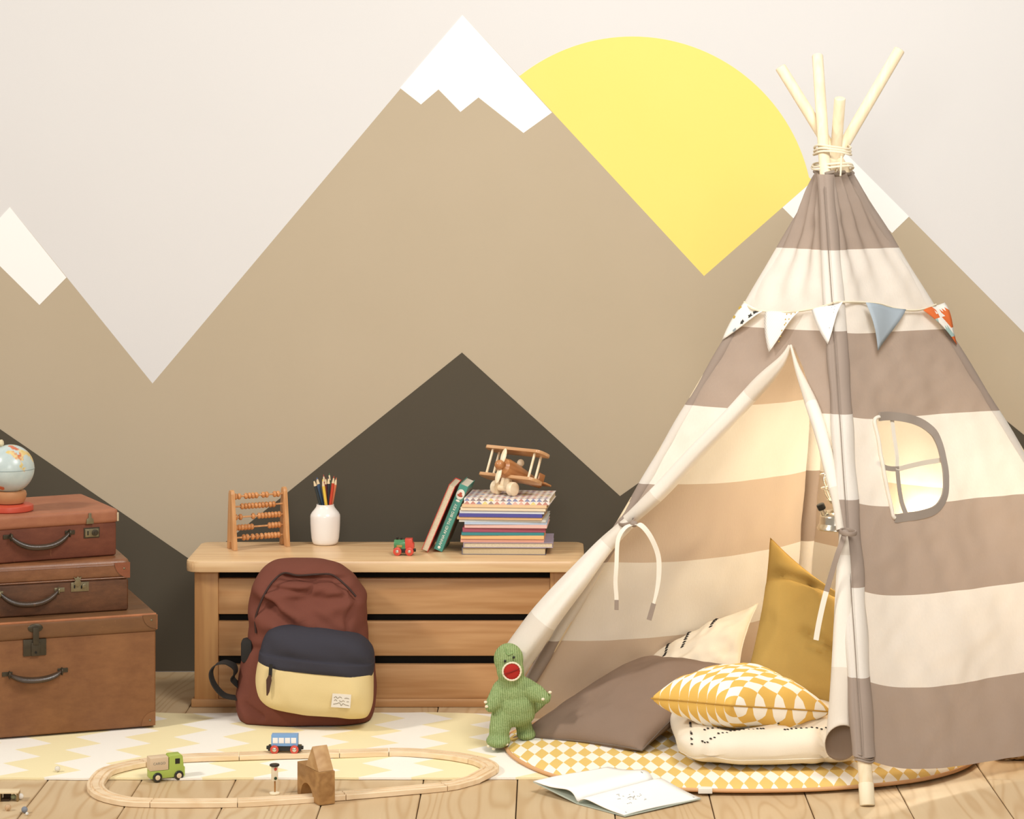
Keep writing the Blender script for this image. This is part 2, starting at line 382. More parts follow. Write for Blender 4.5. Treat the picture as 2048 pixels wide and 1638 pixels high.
# ================================================================ TEEPEE
POLES = {'F': (G(1735, 1612), P(1635, 110, 6.47)), 'L': (V((-.1286, 6.43, 0)), P(1800, 98, 6.43)),
         'R': (V((1.65, 6.43, 0)), P(1560, 133, 6.43)), 'B': (V((.70, 7.10, 0)), P(1680, 196, 6.36))}
OFF = {'F': V((0, -1, 0)), 'L': V((-1, 0, 0)), 'R': V((1, 0, 0)), 'B': V((0, 1, 0))}
DZ = {'F': 0, 'L': -.020, 'R': -.042, 'B': -.035}
ZTOP, ZHEM = 1.4426, .103
def pole(kk, z):
    a, b = POLES[kk]; return a+(b-a)*(z/b.z)
def anchor(kk, z):
    o = .018 if kk != 'B' else .006
    return pole(kk, z)+OFF[kk]*o
def prof(s): return (s/.25)*math.exp(1-s/.25)
def face(A, B, s, z, outw=0):
    d = max(0, 1.25-z)/.6
    p = anchor(A, z+DZ[A]*d).lerp(anchor(B, z+DZ[B]*d), s); dz = 0
    low = max(0, 1.25-z)/1.15
    if (A, B) == ('F', 'R'): dz -= .046*low*prof(s)*(1-s*.6)
    elif (A, B) == ('L', 'F'): dz -= .010*low*4*s*(1-s)
    else: dz -= .030*low*4*s*(1-s)
    n = (anchor(B, z)-anchor(A, z)).cross(V((0, 0, 1))).normalized()
    w = min(1, s*8)*min(1, (1-s)*8)
    wr = noise.noise(p*5.5+V((3, 1, 0)))*.010+noise.noise(V((p.x*14+p.z*3, p.y*14, p.z*4)))*.006+noise.noise(V((p.x*20-p.z*22, p.y*8, p.z*16+p.x*14)))*.0035
    fold = 0
    if z > 1.0: fold = .010*sstep(1.0, 1.44, z)*math.sin(s*24+z*3)*(1-.3*s)
    sagin = -.02*4*s*(1-s)*low if A+B != 'FR' else .012*4*s*(1-s)*low
    return p+V((0, 0, dz))+n*(wr*w+fold*w+sagin+outw)
def inv(A, B, u, v, s=.5, z=.8):
    for _ in range(25):
        p = proj(face(A, B, s, z)); e = (u-p[0], v-p[1])
        if abs(e[0])+abs(e[1]) < .05: break
        ps = proj(face(A, B, s+.004, z)); pz = proj(face(A, B, s, z+.004))
        a, b, c, d = (ps[0]-p[0])/.004, (pz[0]-p[0])/.004, (ps[1]-p[1])/.004, (pz[1]-p[1])/.004
        det = a*d-b*c; ds, dzz = (e[0]*d-b*e[1])/det, (a*e[1]-e[0]*c)/det
        s += max(-.2, min(.2, ds)); z += max(-.2, min(.2, dzz)); s = max(-.15, min(1.15, s)); z = max(-.1, min(1.5, z))
    return s, z

def stripes(name, light, dark, trans, mixd=1.0):
    k = N(name); uv = k.n('ShaderNodeUVMap'); sp = k.n('ShaderNodeSeparateXYZ'); k.l(uv.outputs[0], sp.inputs[0])
    i = k.math('FLOOR', k.math('DIVIDE', k.math('SUBTRACT', ZTOP+.0024, sp.outputs[1]), .1955))
    odd = k.math('GREATER_THAN', k.math('PINGPONG', i, 1.0), .5)
    co = k.coords(); nz = k.noise(co, 9, 4); fine = k.noise(k.mapping(co, (1, 1, .25)), 240, 3)
    c = k.mix(odd, srgb(dark), srgb(light)); c = k.mix(k.math('MULTIPLY', k.math('ADD', k.math('MULTIPLY', nz, .5), k.math('MULTIPLY', fine, .5)), .16), c, srgb('#7d7164' if mixd > .5 else '#cbb894'))
    k.col(c); k.set(.95, 0, .08); k.bump(k.math('ADD', fine, nz), .3, .0015); translucent(k, c, trans); return k.m
M_EXT = stripes('tent canvas striped outside', '#f5efe6', '#b4a396', .30)
M_INT = stripes('tent canvas striped inside', '#f5efe3', '#d6c2ad', .28, 0)
M_LIN = stripes('tent canvas reverse cream', '#f1eadf', '#e3d9cb', .10, 0)
M_TIE = fabric('tie tape grey', '#9c8c7f'); M_TIEC = fabric('tie tape cream', '#efe6d6')
M_PALE = wood('pole pale wood', '#e8d3ae', '#f1e2c4', 2, 50, .55, .3)
M_CORD = fabric('cream cotton cord', '#eee2c8')

tp = thing('play_teepee', 'grey and white striped canvas play teepee on four pale wooden poles', 'tent', (.76, 6.4, 0))
for kk in 'FLRB':
    a, b = POLES[kk]; d = (b-a).normalized(); r0, r1 = (.0165, .0145)
    bm = nb(); cyl(bm, a+(d*.045 if kk == 'F' else V((0, 0, 0))), b, r0, r1, 20, .004); obj('pole', bm, M_PALE, tp, world=True)
    if kk == 'F':
        bm = nb(); cyl(bm, a, a+d*.052, .0178, .0178, 20, .003); tag(obj('pole_foot', bm, flat('foot cap cream', '#eadcbd', .5), tp, world=True), 'cream rounded foot cap')
def cloth(name, bm, mats, flipn=None, th=.0016):
    o = obj(name, bm, mats, tp, 80, world=True, recalc=False)
    return o
uvz = lambda z0, z1: (lambda u, v: (u, z0+(z1-z0)*v))
# left front face with the opening
sl = [(1584, 692), (1572, 718), (1480, 815), (1415, 885), (1318, 985), (1268, 1032)]
sr = [(1586, 692), (1606, 735), (1632, 800), (1652, 850), (1668, 905), (1682, 960), (1690, 1005), (1693, 1055)]
SL = [inv('L', 'F', u, v, .5, .9) for u, v in sl]; SR = [inv('L', 'F', u, v, .6, .9) for u, v in sr]
ZS = (SL[0][1]+SR[0][1])/2
def interp(tab, z):
    tab = sorted(tab, key=lambda t: t[1])
    if z <= tab[0][1]: return tab[0][0]
    for (s0, z0), (s1, z1) in zip(tab, tab[1:]):
        if z <= z1: return s0+(s1-s0)*(z-z0)/(z1-z0)
    return tab[-1][0]
bm = nb(); grid(bm, 60, 44, lambda u, v: face('L', 'F', u, ZS+(ZTOP-ZS)*v), uvz(ZS, ZTOP))
s0 = SL[0][0]
za = SL[-1][1]; grid(bm, 34, 50, lambda u, v: face('L', 'F', u*max(.012, interp(SL, za+(ZS-za)*v) if v < 1 else s0), za+(ZS-za)*v), uvz(za, ZS))
zb = SR[-1][1]; grid(bm, 26, 50, lambda u, v: face('L', 'F', lerp(interp(SR, zb+(ZS-zb)*v) if v < 1 else s0, 1, u), zb+(ZS-zb)*v), uvz(zb, ZS))
cloth('front_panel', bm, [M_EXT, M_INT])
# right front face with the window
wpx = [(1748, 838), (1768, 832), (1800, 834), (1832, 842), (1856, 856), (1872, 876), (1882, 905), (1889, 940), (1890, 975), (1884, 1000), (1870, 1018), (1845, 1028), (1815, 1033), (1788, 1036), (1782, 1020), (1774, 985), (1766, 945), (1758, 900), (1752, 865)]
WP = [inv('F', 'R', u, v, .3, .7) for u, v in wpx]
wc = catmull([V((s, z, 0)) for s, z in WP], 4, True); WPD = [(p.x, p.y) for p in wc]
def inside(pt, poly):
    x, y = pt; r = False; n = len(poly)
    for i in range(n):
        x0, y0 = poly[i]; x1, y1 = poly[(i+1) % n]
        if (y0 > y) != (y1 > y) and x < (x1-x0)*(y-y0)/(y1-y0)+x0: r = not r
    return r
NU, NV = 120, 130
keep = {}
def sz(i, j): return (i/NU, ZHEM+(ZTOP-ZHEM)*j/NV)
ins = {(i, j): inside(sz(i, j), WPD) for i in range(NU+1) for j in range(NV+1)}
def snap(s, z):
    best = None
    for (a, b), (c, d) in zip(WPD, WPD[1:]+WPD[:1]):
        dx, dy = c-a, d-b; t = max(0, min(1, ((s-a)*dx+(z-b)*dy)/(dx*dx+dy*dy+1e-12))); q = (a+dx*t, b+dy*t)
        e = (q[0]-s)**2+(q[1]-z)**2
        if best is None or e < best[0]: best = (e, q)
    return best[1]
bm = nb(); lay = bm.loops.layers.uv.verify(); vv = {}
def gv(i, j):
    if (i, j) not in vv:
        s, z = sz(i, j)
        if ins[(i, j)]: s, z = snap(s, z)
        vv[(i, j)] = (bm.verts.new(face('F', 'R', s, z)), s, z)
    return vv[(i, j)]
for i in range(NU):
    for j in range(NV):
        q = [(i, j), (i+1, j), (i+1, j+1), (i, j+1)]
        if all(ins[c] for c in q): continue
        g = [gv(*c) for c in q]
        f = bm.faces.new([x[0] for x in g]); f.smooth = True
        for lp, x in zip(f.loops, g): lp[lay].uv = (x[1], x[2])
cloth('side_panel', bm, [M_EXT, M_INT])
# back faces
for nm, A, B in (('back_panel', 'B', 'L'), ('back_panel', 'R', 'B')):
    bm = nb(); grid(bm, 50, 70, lambda u, v: face(A, B, u, .03+(ZTOP-.03)*v), uvz(.03, ZTOP)); cloth(nm, bm, [M_INT])
# window binding, cross straps, fold
wpt = [face('F', 'R', s, z, .003) for s, z in WPD]
nwin = (face('F', 'R', .5, .75)-face('F', 'R', .2, .75)).cross(V((0, 0, 1))).normalized()
i0 = min(range(len(wpt)), key=lambda i: abs(proj(wpt[i])[0]-1756)+abs(proj(wpt[i])[1]-833))
i1 = min(range(len(wpt)), key=lambda i: abs(proj(wpt[i])[0]-1788)+abs(proj(wpt[i])[1]-1038))
M_BIND = fabric('window binding grey', '#a99d92')
bm = nb(); pth = [wpt[i] for i in range(i0, i1+1)]; wd = [(pth[min(i+1, len(pth)-1)]-pth[max(i-1, 0)]).normalized().cross(nwin) for i in range(len(pth))]
ribbon(bm, pth, wd, .021, .004); obj('window_binding', bm, M_BIND, tp, 60, world=True)
bm = nb(); pth = wpt[i1:]+wpt[:i0+1]; tube(bm, pth, [(.004+.003*math.sin(PI*i/(len(pth)-1)), .005) for i in range(len(pth))], 8)
tag(obj('window_fold', bm, M_TIEC, tp, 60, world=True), 'cream folded window edge')
def strap(name, px, w, mats_at, split):
    pts = []
    for u, v in px:
        s, z = inv('F', 'R', u, v, .3, .7); pts.append(face('F', 'R', s, z, -.004))
    pts = catmull(pts, 6); kx = int(len(pts)*split)
    side = [(pts[min(i+1, len(pts)-1)]-pts[max(i-1, 0)]).normalized().cross(nwin) for i in range(len(pts))]
    bm = nb(); ribbon(bm, pts[:kx+1], side[:kx+1], w, .002, 0); ribbon(bm, pts[kx:], side[kx:], w, .002, 1)
    obj(name, bm, mats_at, tp, 60, world=True)
strap('window_strap', [(1786, 836), (1790, 870), (1796, 910), (1797, 935), (1800, 970), (1806, 1005), (1816, 1032)], .013, [M_TIEC, M_BIND], .53)
strap('window_strap', [(1756, 926), (1775, 936), (1797, 938), (1815, 934), (1850, 926), (1888, 920)], .012, [M_BIND, M_TIEC], .45)
# sleeve on the front pole and slim sleeves on the others
for kk, r, z0, z1 in (('F', .0255, .105, ZTOP-.004), ('L', .019, .10, ZTOP), ('R', .019, .03, ZTOP), ('B', .0215, .05, ZTOP)):
    bm = nb(); n = 60; sg = 16
    def sp_(u, v):
        z = z0+(z1-z0)*v; rr = r*(1+.05*math.sin(z*40)+.10*noise.noise(V((z*9, u*5, 0)))); 
        if kk == 'F': rr *= lerp(1.06, .84, sstep(1.05, 1.42, z))
        a = 2*PI*u; c = pole(kk, z+DZ[kk]*max(0, 1.25-z)/.6)
        pinch = 1-.30*max(0, math.cos(a+PI/2+.45))**24 if kk == 'F' else 1
        return c+V((rr*math.cos(a), rr*math.sin(a)*pinch, 0))
    grid(bm, 40 if kk == 'F' else 16, n, sp_, uvz(z0, z1), wrap=True); o = obj('pole_sleeve', bm, [M_EXT], tp, 80, world=True)
bm = nb(); tube(bm, [pole('F', z)+V((-.0075, -.0255*(lerp(1.06, .84, sstep(1.05, 1.42, z)))*(1+.05*math.sin(z*40))-.0008, 0)) for z in [.11+.022*i for i in range(60)]], .0011, 6); tag(obj('sleeve_seam', bm, fabric('seam dark grey', '#8a7d72'), tp, 60, world=True), 'stitched seam line')  # thin dark grey line along the sleeve seam
# gathered collar hem
bm = nb(); cor = ['L', 'F', 'R', 'B', 'L']; pts = []
for A, B in zip(cor, cor[1:]):
    for i in range(8): pts.append(face(A, B, i/8, ZTOP-.002, .001)+V((0, 0, .004*math.sin(i*1.7))))
lay = None; tube(bm, pts, .0048, 8, closed=True); obj('collar_hem', bm, fabric('collar grey', '#9c8e80'), tp, 60, world=True)
# opening rolls and hanging flaps
def flap(name, pts, rad, zz, mats, n=24, open_dir=None, rag=0, ph=0):
    pts = [V(p) for p in pts]; fr = frames(pts); m = len(pts)
    bm = nb(); lay = bm.loops.layers.uv.verify(); rs = []
    for i, (p, (t, x, y)) in enumerate(zip(pts, fr)):
        a, b = rad[i] if isinstance(rad[i], tuple) else (rad[i], rad[i]); ring = []
        for q in range(n):
            an = 2*PI*q/n; w = 1+rag*(noise.noise(V((math.cos(an)*1.6, math.sin(an)*1.6, i*.11+ph)))*.9+.35*math.sin(an*5+i*.12+ph))
            pp = p+x*(a*w*math.cos(an))+y*(b*w*math.sin(an))
            if open_dir is not None: pp += t*max(-1, min(1, (x*math.cos(an)+y*math.sin(an)).dot(V(open_dir[:3]))))*open_dir[3]*sstep(m*.72, m-1, i)
            ring.append(pp)
        rs.append(ring)
    vs = [[bm.verts.new(p) for p in r] for r in rs]
    for i in range(m-1):
        for q in range(n):
            f = bm.faces.new((vs[i][q], vs[i][(q+1) % n], vs[i+1][(q+1) % n], vs[i+1][q])); f.smooth = True
            for lp, zi in zip(f.loops, (i, i, i+1, i+1)): lp[lay].uv = (0, zz[0]+(zz[1]-zz[0])*zi/(m-1))
    bmesh.ops.recalc_face_normals(bm, faces=bm.faces[:])
    o = cloth(name, bm, mats)
    if 'hanging' in name:
        md = o.modifiers.new('lining', 'SOLIDIFY'); md.thickness = .0016; md.offset = -1; md.material_offset = 1; md.material_offset_rim = 0
    return o
def onleft(px, out): return [face('L', 'F', *inv('L', 'F', u, v, .5, .9), out) for u, v in px]
pl = catmull(onleft([(1586, 690), (1568, 724), (1520, 775), (1462, 838), (1400, 902), (1335, 972), (1290, 1015), (1262, 1040)], .012), 5)
flap('rolled_flap', pl, [lerp(.004, .0205, sstep(0, 10, i))*lerp(1, .8, sstep(26, 35, i)) for i in range(len(pl))], (1.0, .56), [M_LIN, M_LIN], rag=.10)
pr = catmull(onleft([(1587, 690), (1600, 735), (1622, 790), (1640, 840), (1654, 890), (1668, 950), (1679, 1005), (1686, 1060)], .010), 5)
flap('rolled_flap', pr, [(lerp(.003, .0165, sstep(0, 14, i))*lerp(1, .62, sstep(22, 35, i))) for i in range(len(pr))], (1.0, .57), [M_LIN, M_LIN], rag=.10, ph=3)
d = (POLES['L'][0]-POLES['L'][1]).normalized()
pts = catmull([P(1258, 1046, 6.36), P(1216, 1086, 6.355), P(1160, 1150, 6.35), P(1100, 1222, 6.34), P(1052, 1288, 6.335), P(1020, 1338, 6.33)], 7)
rr = [(lerp(.017, .062, sstep(-4, 24, i)), lerp(.016, .040, sstep(-2, 30, i))) for i in range(len(pts))]
flap('hanging_flap', pts, rr, (.56, .12), [M_LIN, M_EXT], 32, rag=.13, ph=1)
pts = catmull([P(1687, 1068, 5.93), P(1688, 1110, 5.92), P(1688, 1200, 5.90), P(1687, 1320, 5.87), P(1684, 1430, 5.84), P(1683, 1486, 5.83)], 7)
rr = [(lerp(.009, .040, (i/(len(pts)-1))**1.0), lerp(.008, .036, (i/(len(pts)-1))**1.1)) for i in range(len(pts))]
flap('hanging_flap', pts, rr, (.56, .10), [M_LIN, M_EXT], 32, open_dir=(0, 1, 0, .044), rag=.05, ph=5)
# ties
def tie(name, kn, loops, tails):
    bm = nb()
    for c, r, ax in loops: tube(bm, [c+ax*math.cos(2*PI*i/18)*r[0]+V((0, -1, 0))*math.sin(2*PI*i/18)*r[1]+V((0, 0, -.3))*math.cos(2*PI*i/18)*r[0] for i in range(18)], (.0035, .0055), 6, closed=True, mi=0)
    ball(bm, kn, (.010, .008, .008), mi=0)
    for pts, ws, cs in tails:
        pts = catmull(pts, 6); kx = int(len(pts)*cs[0])
        ribbon(bm, pts[:kx+1], V((1, -.25, 0)), ws, .0016, cs[1]); ribbon(bm, pts[kx:], V((1, -.25, 0)), ws, .0016, cs[2])
    obj(name, bm, [M_TIE, M_TIEC], tp, 60, world=True)
kn = P(1268, 1048, 6.30)
tie('flap_tie', kn, [(P(1254, 1044, 6.36), (.026, .040), V((.72, 0, .5)))],
    [([kn, P(1250, 1056, 6.29), P(1236, 1080, 6.28), P(1233, 1130, 6.27), P(1231, 1165, 6.27), P(1233, 1195, 6.27), P(1233, 1220, 6.27)], .0105, (.84, 1, 0)),
     ([kn, P(1284, 1052, 6.29), P(1302, 1075, 6.28), P(1316, 1110, 6.28), P(1318, 1145, 6.28), P(1314, 1180, 6.28), P(1306, 1212, 6.28), P(1298, 1240, 6.28)], [.0125*(1-.6*sstep(22, 42, i)) for i in range(60)], (.83, 1, 0))])
kn = P(1690, 1066, 5.90)
tie('flap_tie', kn, [(P(1696, 1064, 5.90), (.018, .034), V((1, 0, .25)))],
    [([kn, P(1682, 1090, 5.885), P(1674, 1112, 5.88), P(1658, 1165, 5.88), P(1648, 1200, 5.88), P(1638, 1245, 5.88), P(1632, 1280, 5.88)], .0125, (.57, 0, 1))])
# lashing
bm = nb()
for z, r in ((1.500, .046), (1.4925, .047), (1.508, .0455), (1.462, .050), (1.455, .052)):
    c = V((.722, 6.392, z)); tube(bm, [V((q.x, q.y, z+.005*math.sin(2*PI*i/28*2+z*50))) for i, q in enumerate(superring(c.x, c.y, z, r, r*1.22, 2.8, 28))], .0028, 6, closed=True)
tube(bm, catmull([P(1683, 312, 6.33), P(1682, 335, 6.325), P(1681, 352, 6.32)], 4), .0024, 6)
obj('lashing_cord', bm, M_CORD, tp, 60, world=True)
bm = nb()
for i in range(3):
    c = pole('F', .096+.006*i); tube(bm, [c+V((.0205*math.cos(2*PI*q/16), .0205*math.sin(2*PI*q/16), .003*math.sin(2*PI*q/8))) for q in range(16)], .003, 6, closed=True)
obj('foot_tie', bm, M_TIE, tp, 60, world=True)

# bunting
bt = thing('bunting', 'cream cord with five small fabric pennants strung across the teepee', 'bunting', P(1690, 610, 6.0))
FR = lambda u, v, o=.012: face('F', 'R', *inv('F', 'R', u, v, .3, 1.05), o)
LF = lambda u, v, o=.012: face('L', 'F', *inv('L', 'F', u, v, .6, 1.05), o)
cl = [LF(1492, 604, .006), LF(1510, 617), LF(1535, 622), LF(1575, 624), LF(1605, 622), LF(1640, 616), LF(1672, 606), P(1714, 598, 5.83)+V((0, -.02, 0)), FR(1742, 606), FR(1775, 614), FR(1805, 620), FR(1835, 619), FR(1868, 609, .006)]
cl[7] = pole('F', 1.0+.125)+V((.006, -.034, 0))
bm = nb(); tube(bm, catmull(cl, 5), .0028, 6); obj('cord', bm, M_CORD, bt, 60, world=True)
def flag(a, b, c, mats, pick, label, extra=None, bulge=.010, side=1, n=10):
    bm = nb(); nn = (b-a).cross(c-a).normalized()
    if nn.y > 0: nn = -nn
    vs = {}
    for i in range(n+1):
        for j in range(n+1-i):
            x, y = i/n, j/n; p = a+(b-a)*x+(c-a)*y; vs[(i, j)] = bm.verts.new(p+nn*(bulge*4*y*(1-y)*(.4+x)+.004*math.sin(x*7+y*3)))
    for i in range(n):
        for j in range(n-i):
            f = bm.faces.new((vs[(i, j)], vs[(i+1, j)], vs[(i, j+1)])); f.material_index = pick((i+.33)/n, (j+.33)/n)
            if i+j < n-1:
                f = bm.faces.new((vs[(i+1, j)], vs[(i+1, j+1)], vs[(i, j+1)])); f.material_index = pick((i+.67)/n, (j+.67)/n)
    o = obj('pennant', bm, mats, bt, 60, world=True, recalc=False); md = o.modifiers.new('t', 'SOLIDIFY'); md.thickness = .0014; md.offset = 0
    o['label'] = label
    if extra:
        bm = nb()
        for x, y, r, sh, mi in extra:
            p = a+(b-a)*x+(c-a)*y+nn*(bulge*4*y*(1-y)*(.4+x)+.004*math.sin(x*7+y*3)+.0014)
            ex = (b-a).normalized(); ey = nn.cross(ex)
            pl = [(math.cos(2*PI*q/10)*r*(1+sh*(q % 2)), math.sin(2*PI*q/10)*r*(1+sh*(q % 2))) for q in range(10)]
            vsx = [bm.verts.new(p+ex*m+ey*w) for m, w in pl]; f = bm.faces.new(vsx); f.material_index = mi
        q = obj('print', bm, [flat('print ochre', '#b99a45', .9), flat('print charcoal', '#3c3b38', .9), flat('print slate', '#8d9699', .9)], o, world=True); q['kind'] = 'stuff'
    return o
M_FC = fabric('pennant cream', '#f5efe4'); M_FW = fabric('pennant white', '#f6f2ec'); M_FB = fabric('pennant blue grey', '#a9b3ba'); M_FO = fabric('pennant orange', '#e0743f'); M_FT = fabric('pennant pale teal', '#a9c4bd')
k = N('pennant fine stripe'); co = k.coords(); sp = k.n('ShaderNodeSeparateXYZ'); k.l(k.mapping(co, rot=(0, .45, 0)), sp.inputs[0])
fr_ = k.math('FRACT', k.math('MULTIPLY', sp.outputs[0], 260.0)); k.col(k.mix(k.math('GREATER_THAN', fr_, .72), srgb('#f5f0e8'), srgb('#d9d0c6'))); k.set(.95, 0, .1); M_FS = k.m
flag(LF(1492, 605, .008), LF(1534, 623, .014), LF(1450, 680, .010), [M_FC], lambda x, y: 0, 'cream pennant with dark and ochre print folded round the left pole',
     [(.72, .10, .006, .9, 1), (.60, .22, .005, .9, 1), (.42, .42, .005, .6, 1), (.28, .66, .006, .0, 2), (.05, .15, .005, .3, 0), (.06, .4, .004, .2, 0)], .006)
flag(LF(1537, 623), LF(1606, 623), LF(1549, 704, .02), [M_FS], lambda x, y: 0, 'white pennant with fine stripes and ochre dots',
     [(x, y, .0022, 0, 0) for x, y in ((.62, .06), (.76, .06), (.9, .04), (.60, .2), (.72, .2), (.58, .34), (.48, .48), (.42, .62), (.62, .30), (.34, .74))])
flag(LF(1630, 619), LF(1702, 604), LF(1667, 688, .02), [M_FW], lambda x, y: 0, 'plain white pennant beside the front pole',
     [(.6, .06, .0010, 0, 2), (.7, .06, .0010, 0, 2), (.66, .14, .0010, 0, 2), (.62, .22, .0010, 0, 2), (.3, .6, .0012, 0, 2)])
flag(FR(1718, 604, .022), FR(1803, 619), FR(1742, 700, .022), [M_FB], lambda x, y: 0, 'plain blue grey pennant')
def pk(x, y):
    if y > .78: return 1
    if y < .30: return (1 if x < .42 else 0) if y < .16 or x < .25 else (0 if x < .5 else 1)
    if x < .10 and y < .75: return 2 if y < .35 or y > .55 else 0
    if y > .55 and x < .2: return 2
    if x > .30 and .25 < y < .6: return 1
    return 0
flag(FR(1838, 619), FR(1884, 606, .006), FR(1906, 689, .012), [M_FC, M_FO, M_FT], pk, 'orange, teal and cream triangle print pennant', None, .012)

# ================================================================ TOY CHEST
M_OAK = wood('chest oak', '#ac7b4c', '#c6996a', 0, 40, .42, .45); M_OAKLIT = wood('chest oak lit top', '#cfa677', '#e6c597', 0, 40, .30, .7)  # top coloured lighter to carry the light falling on it
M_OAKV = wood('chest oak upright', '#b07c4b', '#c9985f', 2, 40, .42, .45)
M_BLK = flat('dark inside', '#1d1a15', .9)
BT = .3985
BF, BB = 6.735, 7.035
ch = thing('toy_chest', 'low slatted oak toy chest with a rounded top against the wall', 'chest', (-.44, 6.88, 0))
bm = nb(); x0, x1 = -.979, .094
t = bmesh.new(); pl = []
for cx, cy, a0 in ((x1-.03, BB-.03, 0), (x0+.03, BB-.03, 90), (x0+.035, 6.70+.035, 180), (x1-.035, 6.70+.035, 270)):
    r = .03 if cy > 6.9 else .035
    for i in range(7): a = math.radians(a0+15*i); pl.append((cx+r*math.cos(a), cy+r*math.sin(a)))
t.free(); prism(bm, pl, .032, TR(0, 0, BT-.032), bev=.008); obj('top', bm, M_OAKLIT, ch, world=True)
for a, b in ((-.958, -.894), (.0, .062)):
    bm = nb(); box2(bm, (a, BF, .012), (b, BF+.028, BT-.032), .002); obj('post', bm, M_OAKV, ch, world=True)
for z0, z1 in ((.2485, .3445), (.136, .229), (.0215, .1125)):
    bm = nb(); box2(bm, (-.894, BF+.006, z0), (.0, BF+.026, z1), .0015); obj('slat', bm, M_OAK, ch, world=True)
bm = nb(); box2(bm, (-.966, BF-.006, .0), (.07, BF+.03, .0212), .003); obj('plinth', bm, M_OAK, ch, world=True)
for a, b in ((-.958, -.936), (.04, .062)):
    bm = nb(); box2(bm, (a, BF+.028, 0), (b, BB-.01, BT-.032), .001); obj('side_panel', bm, M_OAKV, ch, world=True)
bm = nb(); box2(bm, (-.936, BF+.034, .012), (.04, BF+.042, BT-.034)); tag(obj('inner_shade', bm, M_BLK, ch, world=True), 'black sheet for the shade behind the slots')  # dark sheet stands in for the shade inside the chest
bm = nb(); box2(bm, (-.936, BB-.02, 0), (.04, BB-.01, BT-.034)); obj('back_panel', bm, M_OAK, ch, world=True)

# ================================================================ SUITCASES
def leather(name, a, b, rough=.42, spec=.5):
    k = N(name); co = k.coords(); n1 = k.noise(co, 9, 6, .62); n2 = k.noise(k.mapping(co, (1, 1, 2.5)), 26, 5, .65); fine = k.noise(co, 420, 3)
    f = k.math('ADD', k.math('MULTIPLY', n1, .6), k.math('MULTIPLY', n2, .4))
    c = k.ramp(f, [(.34, srgb(a)), (.66, srgb(b))])
    scr = k.ramp(k.noise(k.mapping(co, (1, 1, .3), rot=(0, .6, 0)), 55, 4, .7), [(.68, (0, 0, 0, 1)), (.76, (1, 1, 1, 1))])
    k.col(k.mix(k.math('MULTIPLY', scr, .25), c, srgb('#c08a60')))
    k.l(k.math('MULTIPLY_ADD', n2, .35, rough-.15), k.b.inputs['Roughness']); k.b.inputs['Specular IOR Level'].default_value = spec
    k.bump(k.math('ADD', fine, n1), .18, .0015); return k.m
M_BRASS = flat('aged brass', '#8f8468', .38, .75, .18, 60)
M_DKMET = flat('dark lock metal', '#4d4537', .42, .6, .18, 60)
M_HAND = leather('handle leather dark', '#2e2318', '#4a3626', .3, .6)
M_EDGE = leather('worn edge leather', '#8a5536', '#b8784f', .55, .3)
